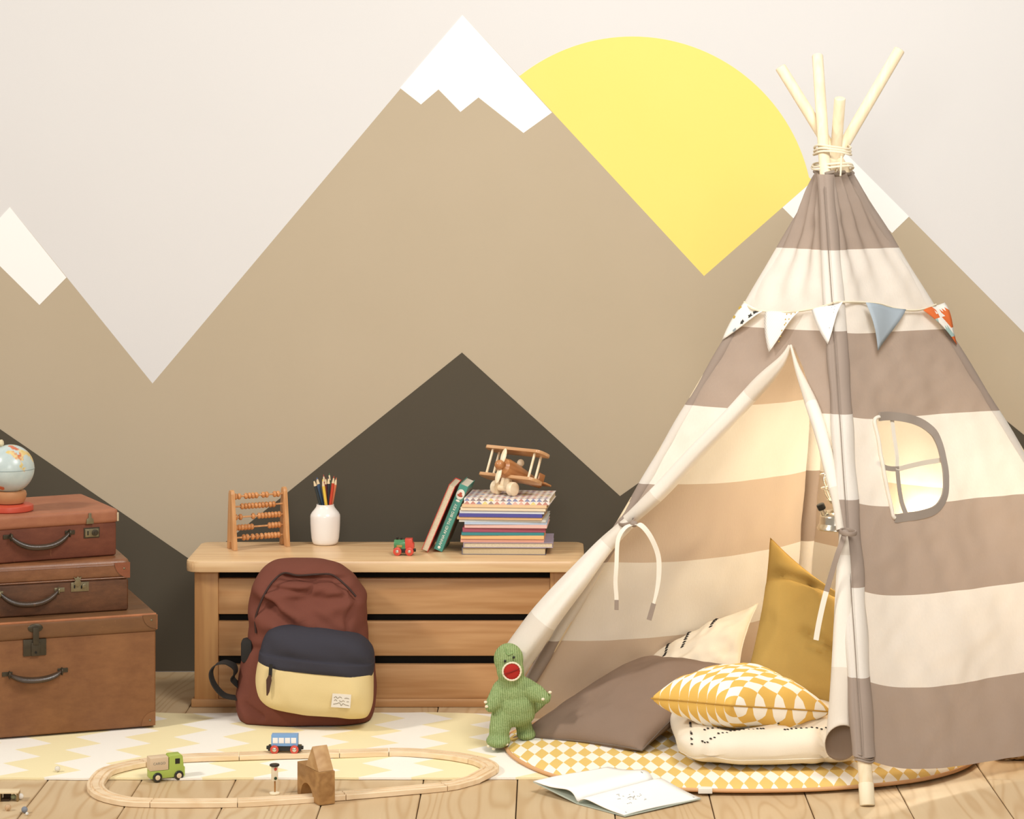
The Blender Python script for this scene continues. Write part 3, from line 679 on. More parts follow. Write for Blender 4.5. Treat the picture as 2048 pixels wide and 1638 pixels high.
def suitcase(label, corner, th, W, D, HB, HL, mat, mlid, hx, hw, kind, mats):
    z0 = corner[2]; c = V(corner); R = RZ(th)
    o = c+R.to_3x3() @ V((-W/2, D/2, 0))
    t = thing('suitcase', label, 'suitcase', o, th, 'stacked vintage suitcases')
    w, d = W/2, D/2
    bm = nb(); box2(bm, (-w, -d, 0), (w, d, HB+.003), .008, 3); obj('body', bm, mat, t)
    lo = .004
    bm = nb(); box2(bm, (-w-lo, -d-lo, HB), (w+lo, d+lo, HB+HL), .011 if kind != 'mid' else .019, 4); lid = obj('lid', bm, mlid, t)
    # worn edging on the lid
    if kind == 'big':
        bm = nb(); tube(bm, [(-w-lo+.004, -d-lo+.0035, HB+HL-.003), (w+lo-.004, -d-lo+.0035, HB+HL-.003)], .0034, 8); tube(bm, [(w+lo-.003, -d-lo+.0035, HB+.006), (w+lo-.003, -d-lo+.0035, HB+HL-.004)], .0030, 8); obj('worn_edge', bm, M_EDGE, t)
    if kind == 'mid':
        bm = nb(); tube(bm, [(-w, -d-lo-.0004, HB+.005), (w, -d-lo-.0004, HB+.005)], .0018, 6); tube(bm, [(-w, -d-lo+.001, HB+HL-.016), (w, -d-lo+.001, HB+HL-.016)], .0016, 6); obj('lid_welt', bm, mlid, t)
    # handle with two mounts
    hh = .030 if kind != 'big' else .013
    zc = HB*(.80 if kind == 'small' else .78 if kind == 'mid' else .66)
    n = 16; pts = []
    for i in range(n+1):
        x = -1+2*i/n
        pts.append((hx+x*hw, -d-.012-.010*(1-x*x), zc-hh*(1-abs(x)**2.6)-(.003 if kind == 'big' else 0)*(1-x*x)))
    bm = nb(); tube(bm, pts, [(.0046+(.0062 if kind == 'big' else .0042)*(1-abs(-1+2*i/n)**4), .0042+.0038*(1-abs(-1+2*i/n)**4)) for i in range(n+1)], 12); h = obj('handle', bm, M_HAND, t)
    for s in (-1, 1):
        bm = nb(); box(bm, (hx+s*(hw+.004), -d-.0015, zc), (.026, .003, .011), .001)
        tube(bm, [(hx+s*hw, -d-.013+.009*math.cos(a), zc+.009*math.sin(a)) for a in [2*PI*i/12 for i in range(12)]], .0018, 6, closed=True)
        obj('handle_mount', bm, mats, t)
    # locks
    fy = -d-lo
    lx = [hx+hw+.056, hx-hw-.056] if kind != 'big' else [hx]
    for x in lx:
        if kind == 'small':
            bm = nb(); box(bm, (x+.006, -d-.0022, HB-.022), (.036, .0044, .021), .001); L = obj('lock', bm, M_BRASS, t)
            bm = nb(); box(bm, (x+.006, -d-.001, HB-.022), (.042, .002, .027), .0005); obj('lock_plate', bm, M_DKMET, L)
            bm = nb(); cyl(bm, (x+.014, -d-.003, HB-.022), (x+.014, -d-.0075, HB-.022), .0085, seg=18, bev=.001); cyl(bm, (x+.014, -d-.007, HB-.022), (x+.014, -d-.009, HB-.022), .0035, seg=12); obj('lock_dial', bm, M_DKMET, L)
            bm = nb(); box(bm, (x-.005, -d-.0045, HB-.022), (.0028, .001, .011)); obj('key_slot', bm, M_BLK, L)
            bm = nb(); prism(bm, [(-.010, -.012), (.010, -.012), (.009, 0), (.004, .004), (.0035, .016), (-.0035, .016), (-.004, .004), (-.009, 0)], .004, Matrix(((1, 0, 0, x), (0, 0, 1, fy-.004), (0, 1, 0, HB+.014), (0, 0, 0, 1))), bev=.001); obj('hasp', bm, M_BRASS, L)
        elif kind == 'mid':
            bm = nb(); box(bm, (x, -d-.0016, HB-.013), (.046, .0032, .024), .0008); L = obj('lock', bm, M_BRASS, t)
            bm = nb()
            for q, zz in ((-.014, -.012), (.004, -.014)): box(bm, (x+q, -d-.0035, HB+zz), (.0035, .001, .008), .0004)
            o2 = tag(obj('key_slot', bm, M_BLK, L), kind='stuff')
            bm = nb(); cyl(bm, (x+.011, -d-.003, HB-.011), (x+.011, -d-.006, HB-.011), .006, seg=16, bev=.001); obj('lock_dial', bm, M_BRASS, L)
            bm = nb(); prism(bm, [(-.006, -.012), (.002, -.014), (.010, -.004), (.006, .002), (.010, .012), (.004, .009), (0, .013), (-.004, .008), (-.011, .012), (-.006, .002), (-.010, -.003)], .0035, Matrix(((1, 0, 0, x-.006), (0, 0, 1, fy-.0035), (0, 1, 0, HB+.002), (0, 0, 0, 1))), bev=.0008); obj('hasp', bm, M_BRASS, L)
        else:
            bm = nb(); box(bm, (x-.001, -d-.002, HB-.020), (.058, .004, .042), .001); L = obj('lock', bm, M_DKMET, t)
            bm = nb(); box(bm, (x+.001, -d-.005, HB-.024), (.022, .006, .034), .001); obj('lock_case', bm, M_DKMET, L)
            bm = nb(); ball(bm, (x, fy-.001, HB+HL*.62), (.019, .003, .011)); obj('hasp_plate', bm, M_DKMET, L)
            bm = nb(); box(bm, (x+.001, fy-.005, HB+.010), (.015, .004, .044), .001); obj('hasp', bm, M_DKMET, L)
            bm = nb(); cyl(bm, (x+.001, -d-.008, HB-.032), (x+.001, -d-.0092, HB-.032), .003, seg=10); obj('key_slot', bm, M_BLK, L)
    # corner patches with a rivet
    def patch(cx, cz, sx, sz, yy, r, m):
        pl = [(0, 0)]+[(-r*math.cos(a), r*math.sin(a)) for a in [PI/2*i/8 for i in range(9)]]
        bm = nb(); prism(bm, [(sx*p[0], sz*p[1]) for p in pl], .0022, Matrix(((1, 0, 0, cx), (0, 0, 1, yy-.0022), (0, 1, 0, cz), (0, 0, 0, 1)))); q = obj('corner_patch', bm, m, t)
        bm = nb(); ball(bm, (cx-sx*r*.38, yy-.0026, cz+sz*r*.38), (.0028, .0018, .0028), seg=10); obj('rivet', bm, M_BRASS, q)
    if kind == 'big':
        for s in (1, -1): patch(s*(w+lo-.003), HB+HL-.003, s, -1, fy, .036, mlid); patch(s*(w-.002), .003, s, 1, -d, .036, mat)
    if kind == 'mid':
        for s in (1, -1): patch(s*(w+lo-.001), HB+HL-.010, s, -1, fy-.0005, .040, M_EDGE2)
    if kind == 'small':
        bm = nb(); box(bm, (w+lo-.0015, -d-lo+.002, HB+HL*.42), (.005, .006, HL*.62), .001); obj('corner_clip', bm, flat('pale corner metal', '#cdbb9d', .4, .3), t)
    return t
M_EDGE2 = leather('corner leather red brown', '#7a4630', '#8f5539', .5, .3)
M_L1 = leather('leather tan trunk', '#744a2c', '#8c5f3a', .55, .35); M_L1b = leather('leather tan trunk lid', '#6a482d', '#7c5534', .5, .35)
M_L2 = leather('leather dark worn', '#4a2f1e', '#74492c', .4, .5); M_L2b = leather('leather glossy lid', '#6b4228', '#8c5c3a', .34, .6)
M_L3 = leather('leather red brown', '#613324', '#7c4630', .5, .35); M_L3b = leather('leather red brown lid', '#955c43', '#aa7152', .55, .3)
c1 = G(312, 1455, .006); ZB = c1.z
suitcase('largest tan leather suitcase at the bottom of the stack, dark central hasp', (c1.x, c1.y, .010), math.radians(20.2), .60, .40, .245, .0475, M_L1, M_L1b, -.010, .066, 'big', M_DKMET)
z1 = .010+.245+.0475
y = (CAMH-z1)*FPX/(1221-CY); suitcase('dark glossy worn suitcase in the middle of the stack, brass lock and riveted corner', ((257-CX)*y/FPX, y, z1+.0005), math.radians(19.5), .54, .36, .082, .054, M_L2, M_L2b, .014, .074, 'mid', M_BRASS)
z2 = z1+.0005+.136
y = (CAMH-z2)*FPX/(1111-CY); suitcase('small red brown suitcase on top of the stack under the globe', ((233-CX)*y/FPX, y, z2+.0005), math.radians(27), .46, .32, .086, .0365, M_L3, M_L3b, .024, .077, 'small', M_DKMET)
z3 = z2+.0005+.1225

# ================================================================ GLOBE
gy = 6.50; gx = (20-CX)*gy/FPX
gl = thing('globe', 'small pale blue tin globe on a red disc base', 'globe', (gx, gy, z3+.0005), .3)
k = N('globe map'); co = k.coords(); n1 = k.noise(k.mapping(co, loc=(.62, .31, .2)), 13, 5, .55); n2 = k.noise(co, 30, 3); n3 = k.noise(co, 60, 4)
land = k.ramp(n1, [(.565, (0, 0, 0, 1)), (.58, (1, 1, 1, 1))]); lc = k.ramp(n2, [(.35, srgb('#d8b95c')), (.5, srgb('#e2c98e')), (.6, srgb('#cc6a42'))])
sea = k.mix(n3, srgb('#b2c3c2'), srgb('#cad5d1')); k.col(k.mix(land, sea, lc)); k.set(.28, 0, .6); M_GLOBE = k.m
bm = nb(); ball(bm, (0, 0, .109), .0625, seg=48); obj('sphere', bm, M_GLOBE, gl)
bm = nb(); tube(bm, [(.0628*math.cos(a), .0628*math.sin(a), .109) for a in [2*PI*i/60 for i in range(60)]], .0006, 6, closed=True); obj('equator_seam', bm, flat('globe seam', '#8c9c9a', .4), gl)
bm = nb(); lathe(bm, [(.030, .019), (.036, .021), (.040, .030), (.043, .042), (.041, .050), (.038, .052)], 40); obj('collar', bm, flat('globe collar tan', '#b9845a', .5), gl)
bm = nb(); lathe(bm, [(.058, 0), (.060, .002), (.060, .012), (.059, .015), (.054, .0175), (.03, .019)], 48); obj('base', bm, flat('globe base red', '#c44f38', .4), gl)
bm = nb(); lathe(bm, [(.004, .169), (.007, .174), (.006, .182), (.003, .186)], 16, TR(-.022, 0, -.001)); obj('finial', bm, flat('finial cream', '#d9cba6', .5), gl)

# ================================================================ BACKPACK
M_BP = fabric('backpack rust canvas', '#78473a', .1, .8, 700, 0, None, .3); M_BPL = fabric('backpack rust side', '#9a5844', .1, .8, 700)
M_NAVY = fabric('backpack navy canvas', '#3f3d44', .08, .85, 700); M_YEL = fabric('backpack yellow canvas', '#e2cb95', .05, .8, 700); M_BKS = flat('black webbing', '#26221e', .8)
M_STRAP = flat('dark brown leather pull', '#4a2f24', .5)
by = 6.58; BY0 = 6.515
bp = thing('backpack', 'rust, navy and yellow school backpack leaning on the toy chest', 'backpack', ((615-CX)*by/FPX, BY0, .008))
kx = lambda u, y=None: (u-CX)*(y or by)/FPX-(615-CX)*by/FPX
kz = lambda v: CAMH-(v-CY)*(by)/FPX+.012
rows = [(1447, 505, 715, .085, .065), (1442, 488, 735, .105, .065), (1425, 478, 748, .115, .065), (1395, 476, 750, .118, .067), (1355, 481, 750, .115, .07), (1320, 487, 748, .110, .075), (1298, 494, 742, .106, .078),
        (1285, 503, 732, .104, .08), (1270, 499, 732, .110, .082), (1240, 496, 735, .116, .085), (1205, 497, 735, .112, .09), (1180, 502, 727, .106, .095), (1158, 510, 713, .097, .10), (1142, 521, 697, .085, .105), (1130, 534, 678, .070, .11), (1122, 548, 655, .050, .115), (1118, 566, 628, .024, .12)]
bm = nb(); rs = []; cr = catmull([V((v, l, r)) for v, l, r, d, c in rows], 6); cd = catmull([V((d, c, 0)) for v, l, r, d, c in rows], 6); sg = 150
for i, (a, b) in enumerate(zip(cr, cd)):
    v, l, r = a; d, cyy = b.x, b.y; yr = BY0+cyy; cx = (kx(l, yr)+kx(r, yr))/2; aw = (kx(r, yr)-kx(l, yr))/2; ring = []
    for p in superring(cx, cyy, max(.002, CAMH-(v-CY)*yr/FPX-.008), aw, d, 3.0, sg):
        h = p.z/.40; front = sstep(.0, -1, (p.y-cyy)/d)
        up = sstep(.48, .62, h)
        q = V((p.x*7, p.z*9, 0))
        wr = noise.noise(V((p.x*9+p.z*7, p.z*16-p.x*6, 1.3)))*.020*up*front
        wr += -.020*math.exp(-((p.z-.315-.10*(p.x-cx+.02))/.018)**2)*up*front*(1 if abs(p.x-cx) < .11 else .3)
        wr += -.014*math.exp(-((p.z-.255+.35*(p.x-cx))/.022)**2)*sstep(.05, -.06, p.x-cx)*front*sstep(.45, .55, h)
        wr += noise.noise(V((p.x*22, p.z*24, 4)))*.006*up
        wr += noise.noise(V((p.x*9, p.z*12, 7)))*.008*(1-up)
        uu = 615+p.x*FPX/by
        for (ua, va, ub, vb2, am, sg_) in ((560, 1146, 700, 1152, -.026, 7), (540, 1166, 602, 1172, -.013, 6), (545, 1180, 628, 1236, .014, 9), (540, 1200, 606, 1250, -.016, 10), (640, 1158, 612, 1182, -.012, 6), (612, 1182, 690, 1240, .010, 10),
                                             (686, 1160, 736, 1196, -.015, 6), (664, 1176, 700, 1172, .012, 8), (716, 1190, 700, 1240, -.010, 8), (560, 1240, 600, 1262, .010, 9), (500, 1395, 530, 1415, -.014, 7), (486, 1380, 510, 1440, .008, 9)):
            ddx, ddy = ub-ua, vb2-va; tt = max(0, min(1, ((uu-ua)*ddx+(v-va)*ddy)/(ddx*ddx+ddy*ddy))); dd = math.hypot(uu-ua-ddx*tt, v-va-ddy*tt); wr += am*math.exp(-(dd/sg_)**2)*front
        n = V((p.x-cx, p.y-cyy, 0)).normalized(); ring.append(p+n*wr*(1 if i > 3 else .2))
    rs.append(ring)
rings(bm, rs); obj('main_body', bm, M_BP, bp, 70)
# side gusset seam piping
bm = nb()
pp = catmull([(kx(528), -.062, kz(1300)), (kx(515), -.05, kz(1270)), (kx(524), -.045, kz(1215)), (kx(536), -.03, kz(1175)), (kx(556), -.005, kz(1150)), (kx(590), .02, kz(1135)), (kx(640), .03, kz(1136)), (kx(690), .01, kz(1155)), (kx(722), -.01, kz(1185))], 8)
# top zip as a dark band proud of the cloth
M_ZIP = flat('zip dark brown', '#3a221b', .7)
def onbody(u, v, out=.002):
    z = kz(v)-.012; hw = None
    for a, b in zip(cr, cr[1:]):
        if a.x >= v >= b.x:
            f = (a.x-v)/(a.x-b.x+1e-9); l = lerp(a.y, b.y, f); r = lerp(a.z, b.z, f); i = cr.index(a); d = lerp(cd[i].x, cd[i+1].x, f); cyy = lerp(cd[i].y, cd[i+1].y, f); break
    cx = (kx(l)+kx(r))/2; aw = (kx(r)-kx(l))/2; t = min(.97, abs((kx(u)-cx)/aw)); yy = cyy-d*(1-t**3)**(1/3)
    return V((kx(u), yy-out, z))
zp = catmull([onbody(u, v, .001) for u, v in ((518, 1262), (517, 1235), (526, 1205), (538, 1180), (552, 1160), (572, 1146), (600, 1150), (640, 1148), (668, 1150), (695, 1170), (715, 1192))], 6)
tube(bm, zp, .0028, 6); obj('zip_seam', bm, M_ZIP, bp, 60)
# front pocket, navy hood above yellow panel
def pocket(name, rws, mat, n=4.0, shear=-.105, grow=0):
    bm = nb(); rs = []; cr2 = catmull([V((v, l, r)) for v, l, r, d in rws], 4); cd2 = catmull([V((d, 0, 0)) for v, l, r, d in rws], 4)
    for a, b in zip(cr2, cd2):
        v, l, r = a; cx = (kx(l)+kx(r))/2; aw = (kx(r)-kx(l))/2; ring = []
        for p in superring(cx, -.030, kz(v)-.012, aw, b.x, n, 64):
            fr_ = sstep(-.03, -.08, p.y); wr = noise.noise(V((p.x*13+p.z*8, p.z*13, 9)))*.009*fr_+noise.noise(V((p.x*30, p.z*26, 2)))*.003*fr_
            ring.append(p+V((0, wr, (p.x-cx)*shear*(1 if p.y < .1 else 0))))
        rs.append(ring)
    rings(bm, rs); return obj(name, bm, mat, bp, 70)
pocket('front_pocket', [(1414, 590, 712, .050), (1409, 556, 738, .072), (1400, 538, 746, .084), (1385, 527, 750, .092), (1360, 522, 751, .096), (1335, 524, 751, .094), (1318, 528, 751, .090), (1312, 530, 750, .080)], M_YEL)
pocket('pocket_hood', [(1324, 527, 752, .0945), (1316, 527, 753, .099), (1302, 529, 754, .098), (1299, 531, 753, .092), (1285, 534, 752, .094), (1270, 540, 744, .088), (1258, 552, 728, .076), (1250, 572, 700, .058), (1246, 610, 660, .035)], M_NAVY, 3.4)
def onpocket(u, v, out=.001):
    x = kx(u); cx = (kx(525)+kx(751))/2; aw = (kx(751)-kx(525))/2; t = min(.98, abs(x-cx)/aw); return V((x, -.030-.0955*(1-t**4)**.25-out, kz(v)-.012))
bm = nb(); ribbon(bm, [onpocket(558, 1305, .006), onpocket(557, 1320, .005), onpocket(556, 1330, .004)], V((1, 0, 0)), .009, .002, 0)
ribbon(bm, [onpocket(556, 1326, .006), onpocket(554, 1336, .006), onpocket(553, 1346, .006), onpocket(552, 1358, .006), onpocket(550, 1366, .005)], V((1, 0, 0)), [.006, .014, .011, .008, .003], .003, 1)
obj('zip_pull', bm, [M_BKS, M_STRAP], bp, 60)
# woven label: border and scribbled script
bm = nb(); A = [onpocket(u, v, .0065) for u, v in ((678, 1361), (714, 1364), (712, 1390), (675, 1387))]
f = [bm.verts.new(p) for p in A]; g = [bm.verts.new(p+V((0, .004, 0))) for p in A]
bm.faces.new(f); bm.faces.new(list(reversed(g)))
for i in range(4): bm.faces.new((f[i], g[i], g[(i+1) % 4], f[(i+1) % 4]))
lb = tag(obj('woven_label', bm, fabric('label white', '#e9e0d2'), bp, world=False), 'small white label with dark script')
bm = nb()
def lp(x, y): return A[0].lerp(A[1], x).lerp(A[3].lerp(A[2], x), y)+V((0, -.0006, 0))
for pts in ([(.10, .30), (.2, .2), (.3, .32), (.4, .2), (.52, .28)], [(.66, .3), (.75, .26), (.9, .3)], [(.12, .5), (.2, .42), (.28, .52)], [(.40, .46), (.5, .56), (.6, .46), (.68, .54)], [(.78, .54), (.9, .52)], [(.10, .76), (.3, .7), (.42, .64), (.52, .84), (.6, .68), (.72, .76), (.92, .82)]):
    tube(bm, catmull([lp(x, y) for x, y in pts], 4), .0006, 5)
tag(obj('script', bm, flat('label thread', '#8d8068', .9), lb), kind='stuff')
# shoulder strap loop and bottom
bm = nb(); pp = catmull([(kx(478), .0, kz(1400)), (kx(455), -.012, kz(1392)), (kx(437), -.02, kz(1370)), (kx(431), -.022, kz(1347)), (kx(440), -.02, kz(1332)), (kx(458), -.012, kz(1328)), (kx(474), .0, kz(1338)), (kx(476), .012, kz(1352)), (kx(470), .02, kz(1366)), (kx(486), .03, kz(1385))], 7)
ribbon(bm, pp, V((.25, 1, .1)), .026, .003); obj('shoulder_strap', bm, M_BKS, bp, 60)
bm = nb(); box(bm, (kx(498), .03, kz(1310)), (.03, .05, .06), .01); tag(obj('strap_anchor', bm, M_BKS, bp), 'black strap anchor')

# ================================================================ ON THE CHEST: abacus, vase, pencils, engine
M_AB = wood('abacus beech', '#bd8450', '#d9a672', 2, 60, .4, .4); M_ABB = wood('abacus bead', '#b8763f', '#d79a62', 0, 60, .35, .5)
def T(u, v, dz=0):       # point on the chest top
    y = (CAMH-BT-dz)*FPX/(v-CY); return V(((u-CX)*y/FPX, y, BT+dz))
ca = T(468, 1102); th = math.radians(27)
ab = thing('abacus', 'small wooden abacus with five rows of beads standing on the chest', 'abacus', ca+V((0, 0, .0003)), th)
Wd = .165
def abside(x):
    bm = nb(); prism(bm, [(0, 0), (.020, 0), (.024, .020), (.036, .020), (.040, 0), (.058, 0), (.0545, .05), (.046, .152), (.042, .160), (.034, .163), (.026, .160), (.022, .152)], .011, Matrix(((0, 0, 1, x), (1, 0, 0, 0), (0, 1, 0, 0), (0, 0, 0, 1))), bev=.0012); return obj('side_panel', bm, M_AB, ab)
abside(0); abside(Wd-.011)
rws = [(.144, [0, 1, 3, 4, 5, 6, 8, 9, 11.3, 12.3], 13), (.116, [1.9, 2.9, 3.9, 4.9, 5.9, 6.9, 7.9, 8.9, 10, 11], 13), (.087, [0, 1.4, 5.2, 7, 8, 9, 10, 11, 12, 13], 13.5), (.058, [0, 1, 2, 3, 4, 5, 10.5, 11.5, 12.5, 13.5], 14), (.030, [2.5, 3.6, 5.2, 6.6, 8, 9.3, 10.3, 11.3, 12.3, 13.3], 14)]
bead = None
for z, xs, m in rws:
    yy = .0335 if z > .1 else .032
    bm = nb(); cyl(bm, (.009, yy, z), (Wd-.009, yy, z), .0026, seg=10); obj('rod', bm, M_AB, ab)
    for q in xs:
        if bead is None:
            bm = nb(); lathe(bm, [(.0028, -.0046), (.006, -.0046), (.0082, -.0025), (.0088, 0), (.0082, .0025), (.006, .0046), (.0028, .0046)], 18, RY(PI/2)); bead = obj('bead', bm, M_ABB, ab); b = bead
        else: b = bead.copy(); C.objects.link(b); b.parent = ab
        b.location = (.0165+(Wd-.033)*min(1, q/m), yy, z)
vy = 6.985; vx = (650.5-CX)*vy/FPX
va = thing('vase', 'white glazed ceramic vase holding coloured pencils', 'vase', (vx, vy, BT+.0003))
k = N('white glaze'); k.col(srgb('#f0ebe4')); k.set(.22, 0, .6); M_GLZ = k.m
bm = nb(); lathe(bm, [(.012, .003), (.029, 0), (.033, .002), (.036, .007), (.0385, .018), (.0405, .04), (.0415, .06), (.0418, .078), (.0410, .083), (.037, .090), (.031, .097), (.0265, .103), (.0245, .108), (.0243, .1115), (.0228, .1118), (.0222, .108), (.024, .10), (.036, .08), (.036, .01), (.005, .006)], 56); obj('body', bm, M_GLZ, va, 50)
M_RAW = flat('raw pencil wood', '#e3cda6', .6)
pens = [(627, 962, 640, 1007, '#2f3638', 'charcoal'), (634, 958, 645, 1007, '#3d5876', 'blue'), (645, 962, 652, 1008, '#e9c64f', 'yellow'), (651, 958, 656, 1006, '#6b2c2a', 'maroon'), (647, 953, 653, 1004, '#b4564a', 'brick red'), (657, 957, 658, 1006, '#35343c', 'black'), (659, 950, 657, 1003, '#3f7448', 'green'), (668, 956, 661, 1006, '#c5462f', 'red'), (673, 959, 664, 1004, '#d9825a', 'orange'), (633, 960, 643, 1003, '#555a8a', 'violet')]
for i, (u1, v1, u0, v0, hx_, nm) in enumerate(pens):
    dy = (-.010, .004, -.014, .006, .012, -.004, .014, -.012, .006, .012)[i]
    tip = P(u1, v1-4, vy+dy*1.25); mid = P(u0, v0, vy+dy*.8); ax = (tip-mid).normalized(); bot = mid-ax*.085
    pc = thing('pencil', f'{nm} coloured pencil standing tip up in the white vase', 'pencil', bot, 0, 'coloured pencils in the vase')
    mc = flat('pencil '+nm, hx_, .45, 0, .03); Lp = (tip-bot).length
    bm = nb(); cyl(bm, bot, bot+ax*(Lp-.020), .0042, seg=6); obj('shaft', bm, mc, pc, 25, world=True)
    bm = nb(); cyl(bm, bot+ax*(Lp-.020), bot+ax*(Lp-.006), .0042, .0018, 12); obj('sharpened_wood', bm, M_RAW, pc, world=True)
    bm = nb(); cyl(bm, bot+ax*(Lp-.006), tip, .0018, .0004, 10); obj('lead', bm, mc, pc, world=True)

M_RED = flat('toy red', '#d2503f', .3, 0, .03); M_GRN = flat('toy green', '#4f8a5c', .3, 0, .04); M_TBK = flat('toy black', '#2a2823', .35); M_STEEL = flat('hub steel', '#d8cfbd', .2, .8); M_BLUE = flat('toy blue', '#7ba3cf', .4, 0, .03)
def wheels(t, xs, r, w, ys, tyre, hub, hubr):
    for x in xs:
        for s in (-1, 1):
            bm = nb(); y0 = ys*s; cyl(bm, (x, y0, r), (x, y0+s*w, r), r, seg=28, bev=.0016); wh = obj('wheel', bm, tyre, t)
            bm = nb(); ball(bm, (x, y0+s*w, r), (hubr, .0022, hubr), seg=16); obj('hub', bm, hub, wh)
e = T(807, 1112); en = thing('toy_engine', 'small green and red wooden toy locomotive on the chest', 'toy train', e+V((0, .016, .0003)), -.04)
wheels(en, (-.0165, .0165), .0115, .006, .0105, M_RED, M_STEEL, .0045)
bm = nb(); box2(bm, (-.027, -.0115, .007), (.027, .0115, .0195), .0015); cyl(bm, (.026, 0, .0135), (.033, 0, .0135), .0045, seg=14, bev=.001); obj('chassis', bm, M_TBK, en)
bm = nb(); cyl(bm, (-.026, 0, .0295), (.006, 0, .0295), .0125, seg=28, bev=.0015); box2(bm, (-.024, -.0115, .0185), (.006, .0115, .0295), .001); bo = obj('boiler', bm, M_GRN, en)
bm = nb(); box(bm, (-.011, -.0124, .0255), (.015, .0012, .0065), .0004); tag(obj('name_plate', bm, flat('brass plate', '#b98f52', .4, .3), bo), 'small gold plate')
for x, r, h in ((-.018, .0034, .0485), (-.007, .003, .0465)):
    bm = nb(); cyl(bm, (x, 0, .041), (x, 0, h-.002), r*.8, r, 14); ball(bm, (x, 0, h-.001), r*.9, seg=12); obj('funnel', bm, M_TBK, en)
bm = nb(); prism(bm, [(.005, .0185), (.028, .0185), (.028, .031), (.024, .036), (.0235, .0455), (.004, .0455)], .025, Matrix(((1, 0, 0, 0), (0, 0, -1, .0125), (0, 1, 0, 0), (0, 0, 0, 1))), bev=.0012); obj('cab', bm, M_RED, en)

# ================================================================ BOOKS
def book(name, label, cat, M, w, d, t, cov, pg, spine='front', cth=.0014, group=None, extra=None):
    """local: x width, y depth from the front, z thickness"""
    tt = bpy.data.objects.new(name, None); C.objects.link(tt); tt.matrix_world = M; tt.location, q, _ = M.decompose(); tt.rotation_euler = q.to_euler(); tag(tt, label, cat, group)
    bm = nb(); box2(bm, (0, 0, 0), (w, d, cth), .0004, 1); box2(bm, (0, 0, t-cth), (w, d, t), .0004, 1)
    if spine == 'front': box2(bm, (0, -.0006, 0), (w, cth, t), .0005, 1)
    elif spine == 'back': box2(bm, (0, d-cth, 0), (w, d+.0006, t), .0005, 1)
    elif spine == 'left': box2(bm, (-.0006, 0, 0), (cth, d, t), .0005, 1)
    tag(obj('cover', bm, cov, tt), kind='stuff') if False else obj('cover', bm, cov, tt)
    i = .0025; a = {'front': (i, cth, w-i, d-i), 'back': (i, i, w-i, d-cth), 'left': (cth, i, w-i, d-i)}[spine]
    bm = nb(); box2(bm, (a[0], a[1], cth), (a[2], a[3], t-cth)); obj('pages', bm, pg, tt)
    return tt
def pages(name, hexc):
    k = N(name); co = k.coords(); nz = k.noise(k.mapping(co, (.3, .3, 1)), 900, 2); k.col(k.mix(nz, srgb('#b9a888'), srgb(hexc))); k.set(.9, 0, .1); return k.m
PG = pages('paper edge cream', '#f0e2c8'); PGW = pages('paper edge white', '#f4efe4'); PGT = pages('paper edge tan', '#d7c09a')
cv = lambda n, h: flat('book cover '+n, h, .45, 0, .03, 40)
k = N('triangle print'); co = k.coords(); spx = k.n('ShaderNodeSeparateXYZ'); k.l(co, spx.inputs[0])
tx = k.math('DIVIDE', spx.outputs[0], .0165); tz = k.math('DIVIDE', k.math('ADD', spx.outputs[2], spx.outputs[1]), .0085)
saw = k.math('PINGPONG', tx, .5); inT = k.math('LESS_THAN', k.math('FRACT', tz), k.math('MULTIPLY', saw, 2.0))
rn = k.n('ShaderNodeTexWhiteNoise', noise_dimensions='2D'); cb = k.n('ShaderNodeCombineXYZ'); k.l(k.math('FLOOR', tx), cb.inputs[0]); k.l(k.math('FLOOR', tz), cb.inputs[1]); k.l(cb.outputs[0], rn.inputs['Vector'])
k.col(k.mix(inT, srgb('#efe7de'), k.ramp(rn.outputs['Value'], [(.0, srgb('#8d8fae')), (.3, srgb('#e2b6a6')), (.5, srgb('#9b8a86')), (.65, srgb('#e3d489')), (.8, srgb('#c98f80'))], 'CONSTANT'))); k.set(.5, 0, .3); M_TRI = k.m
SY = 6.805
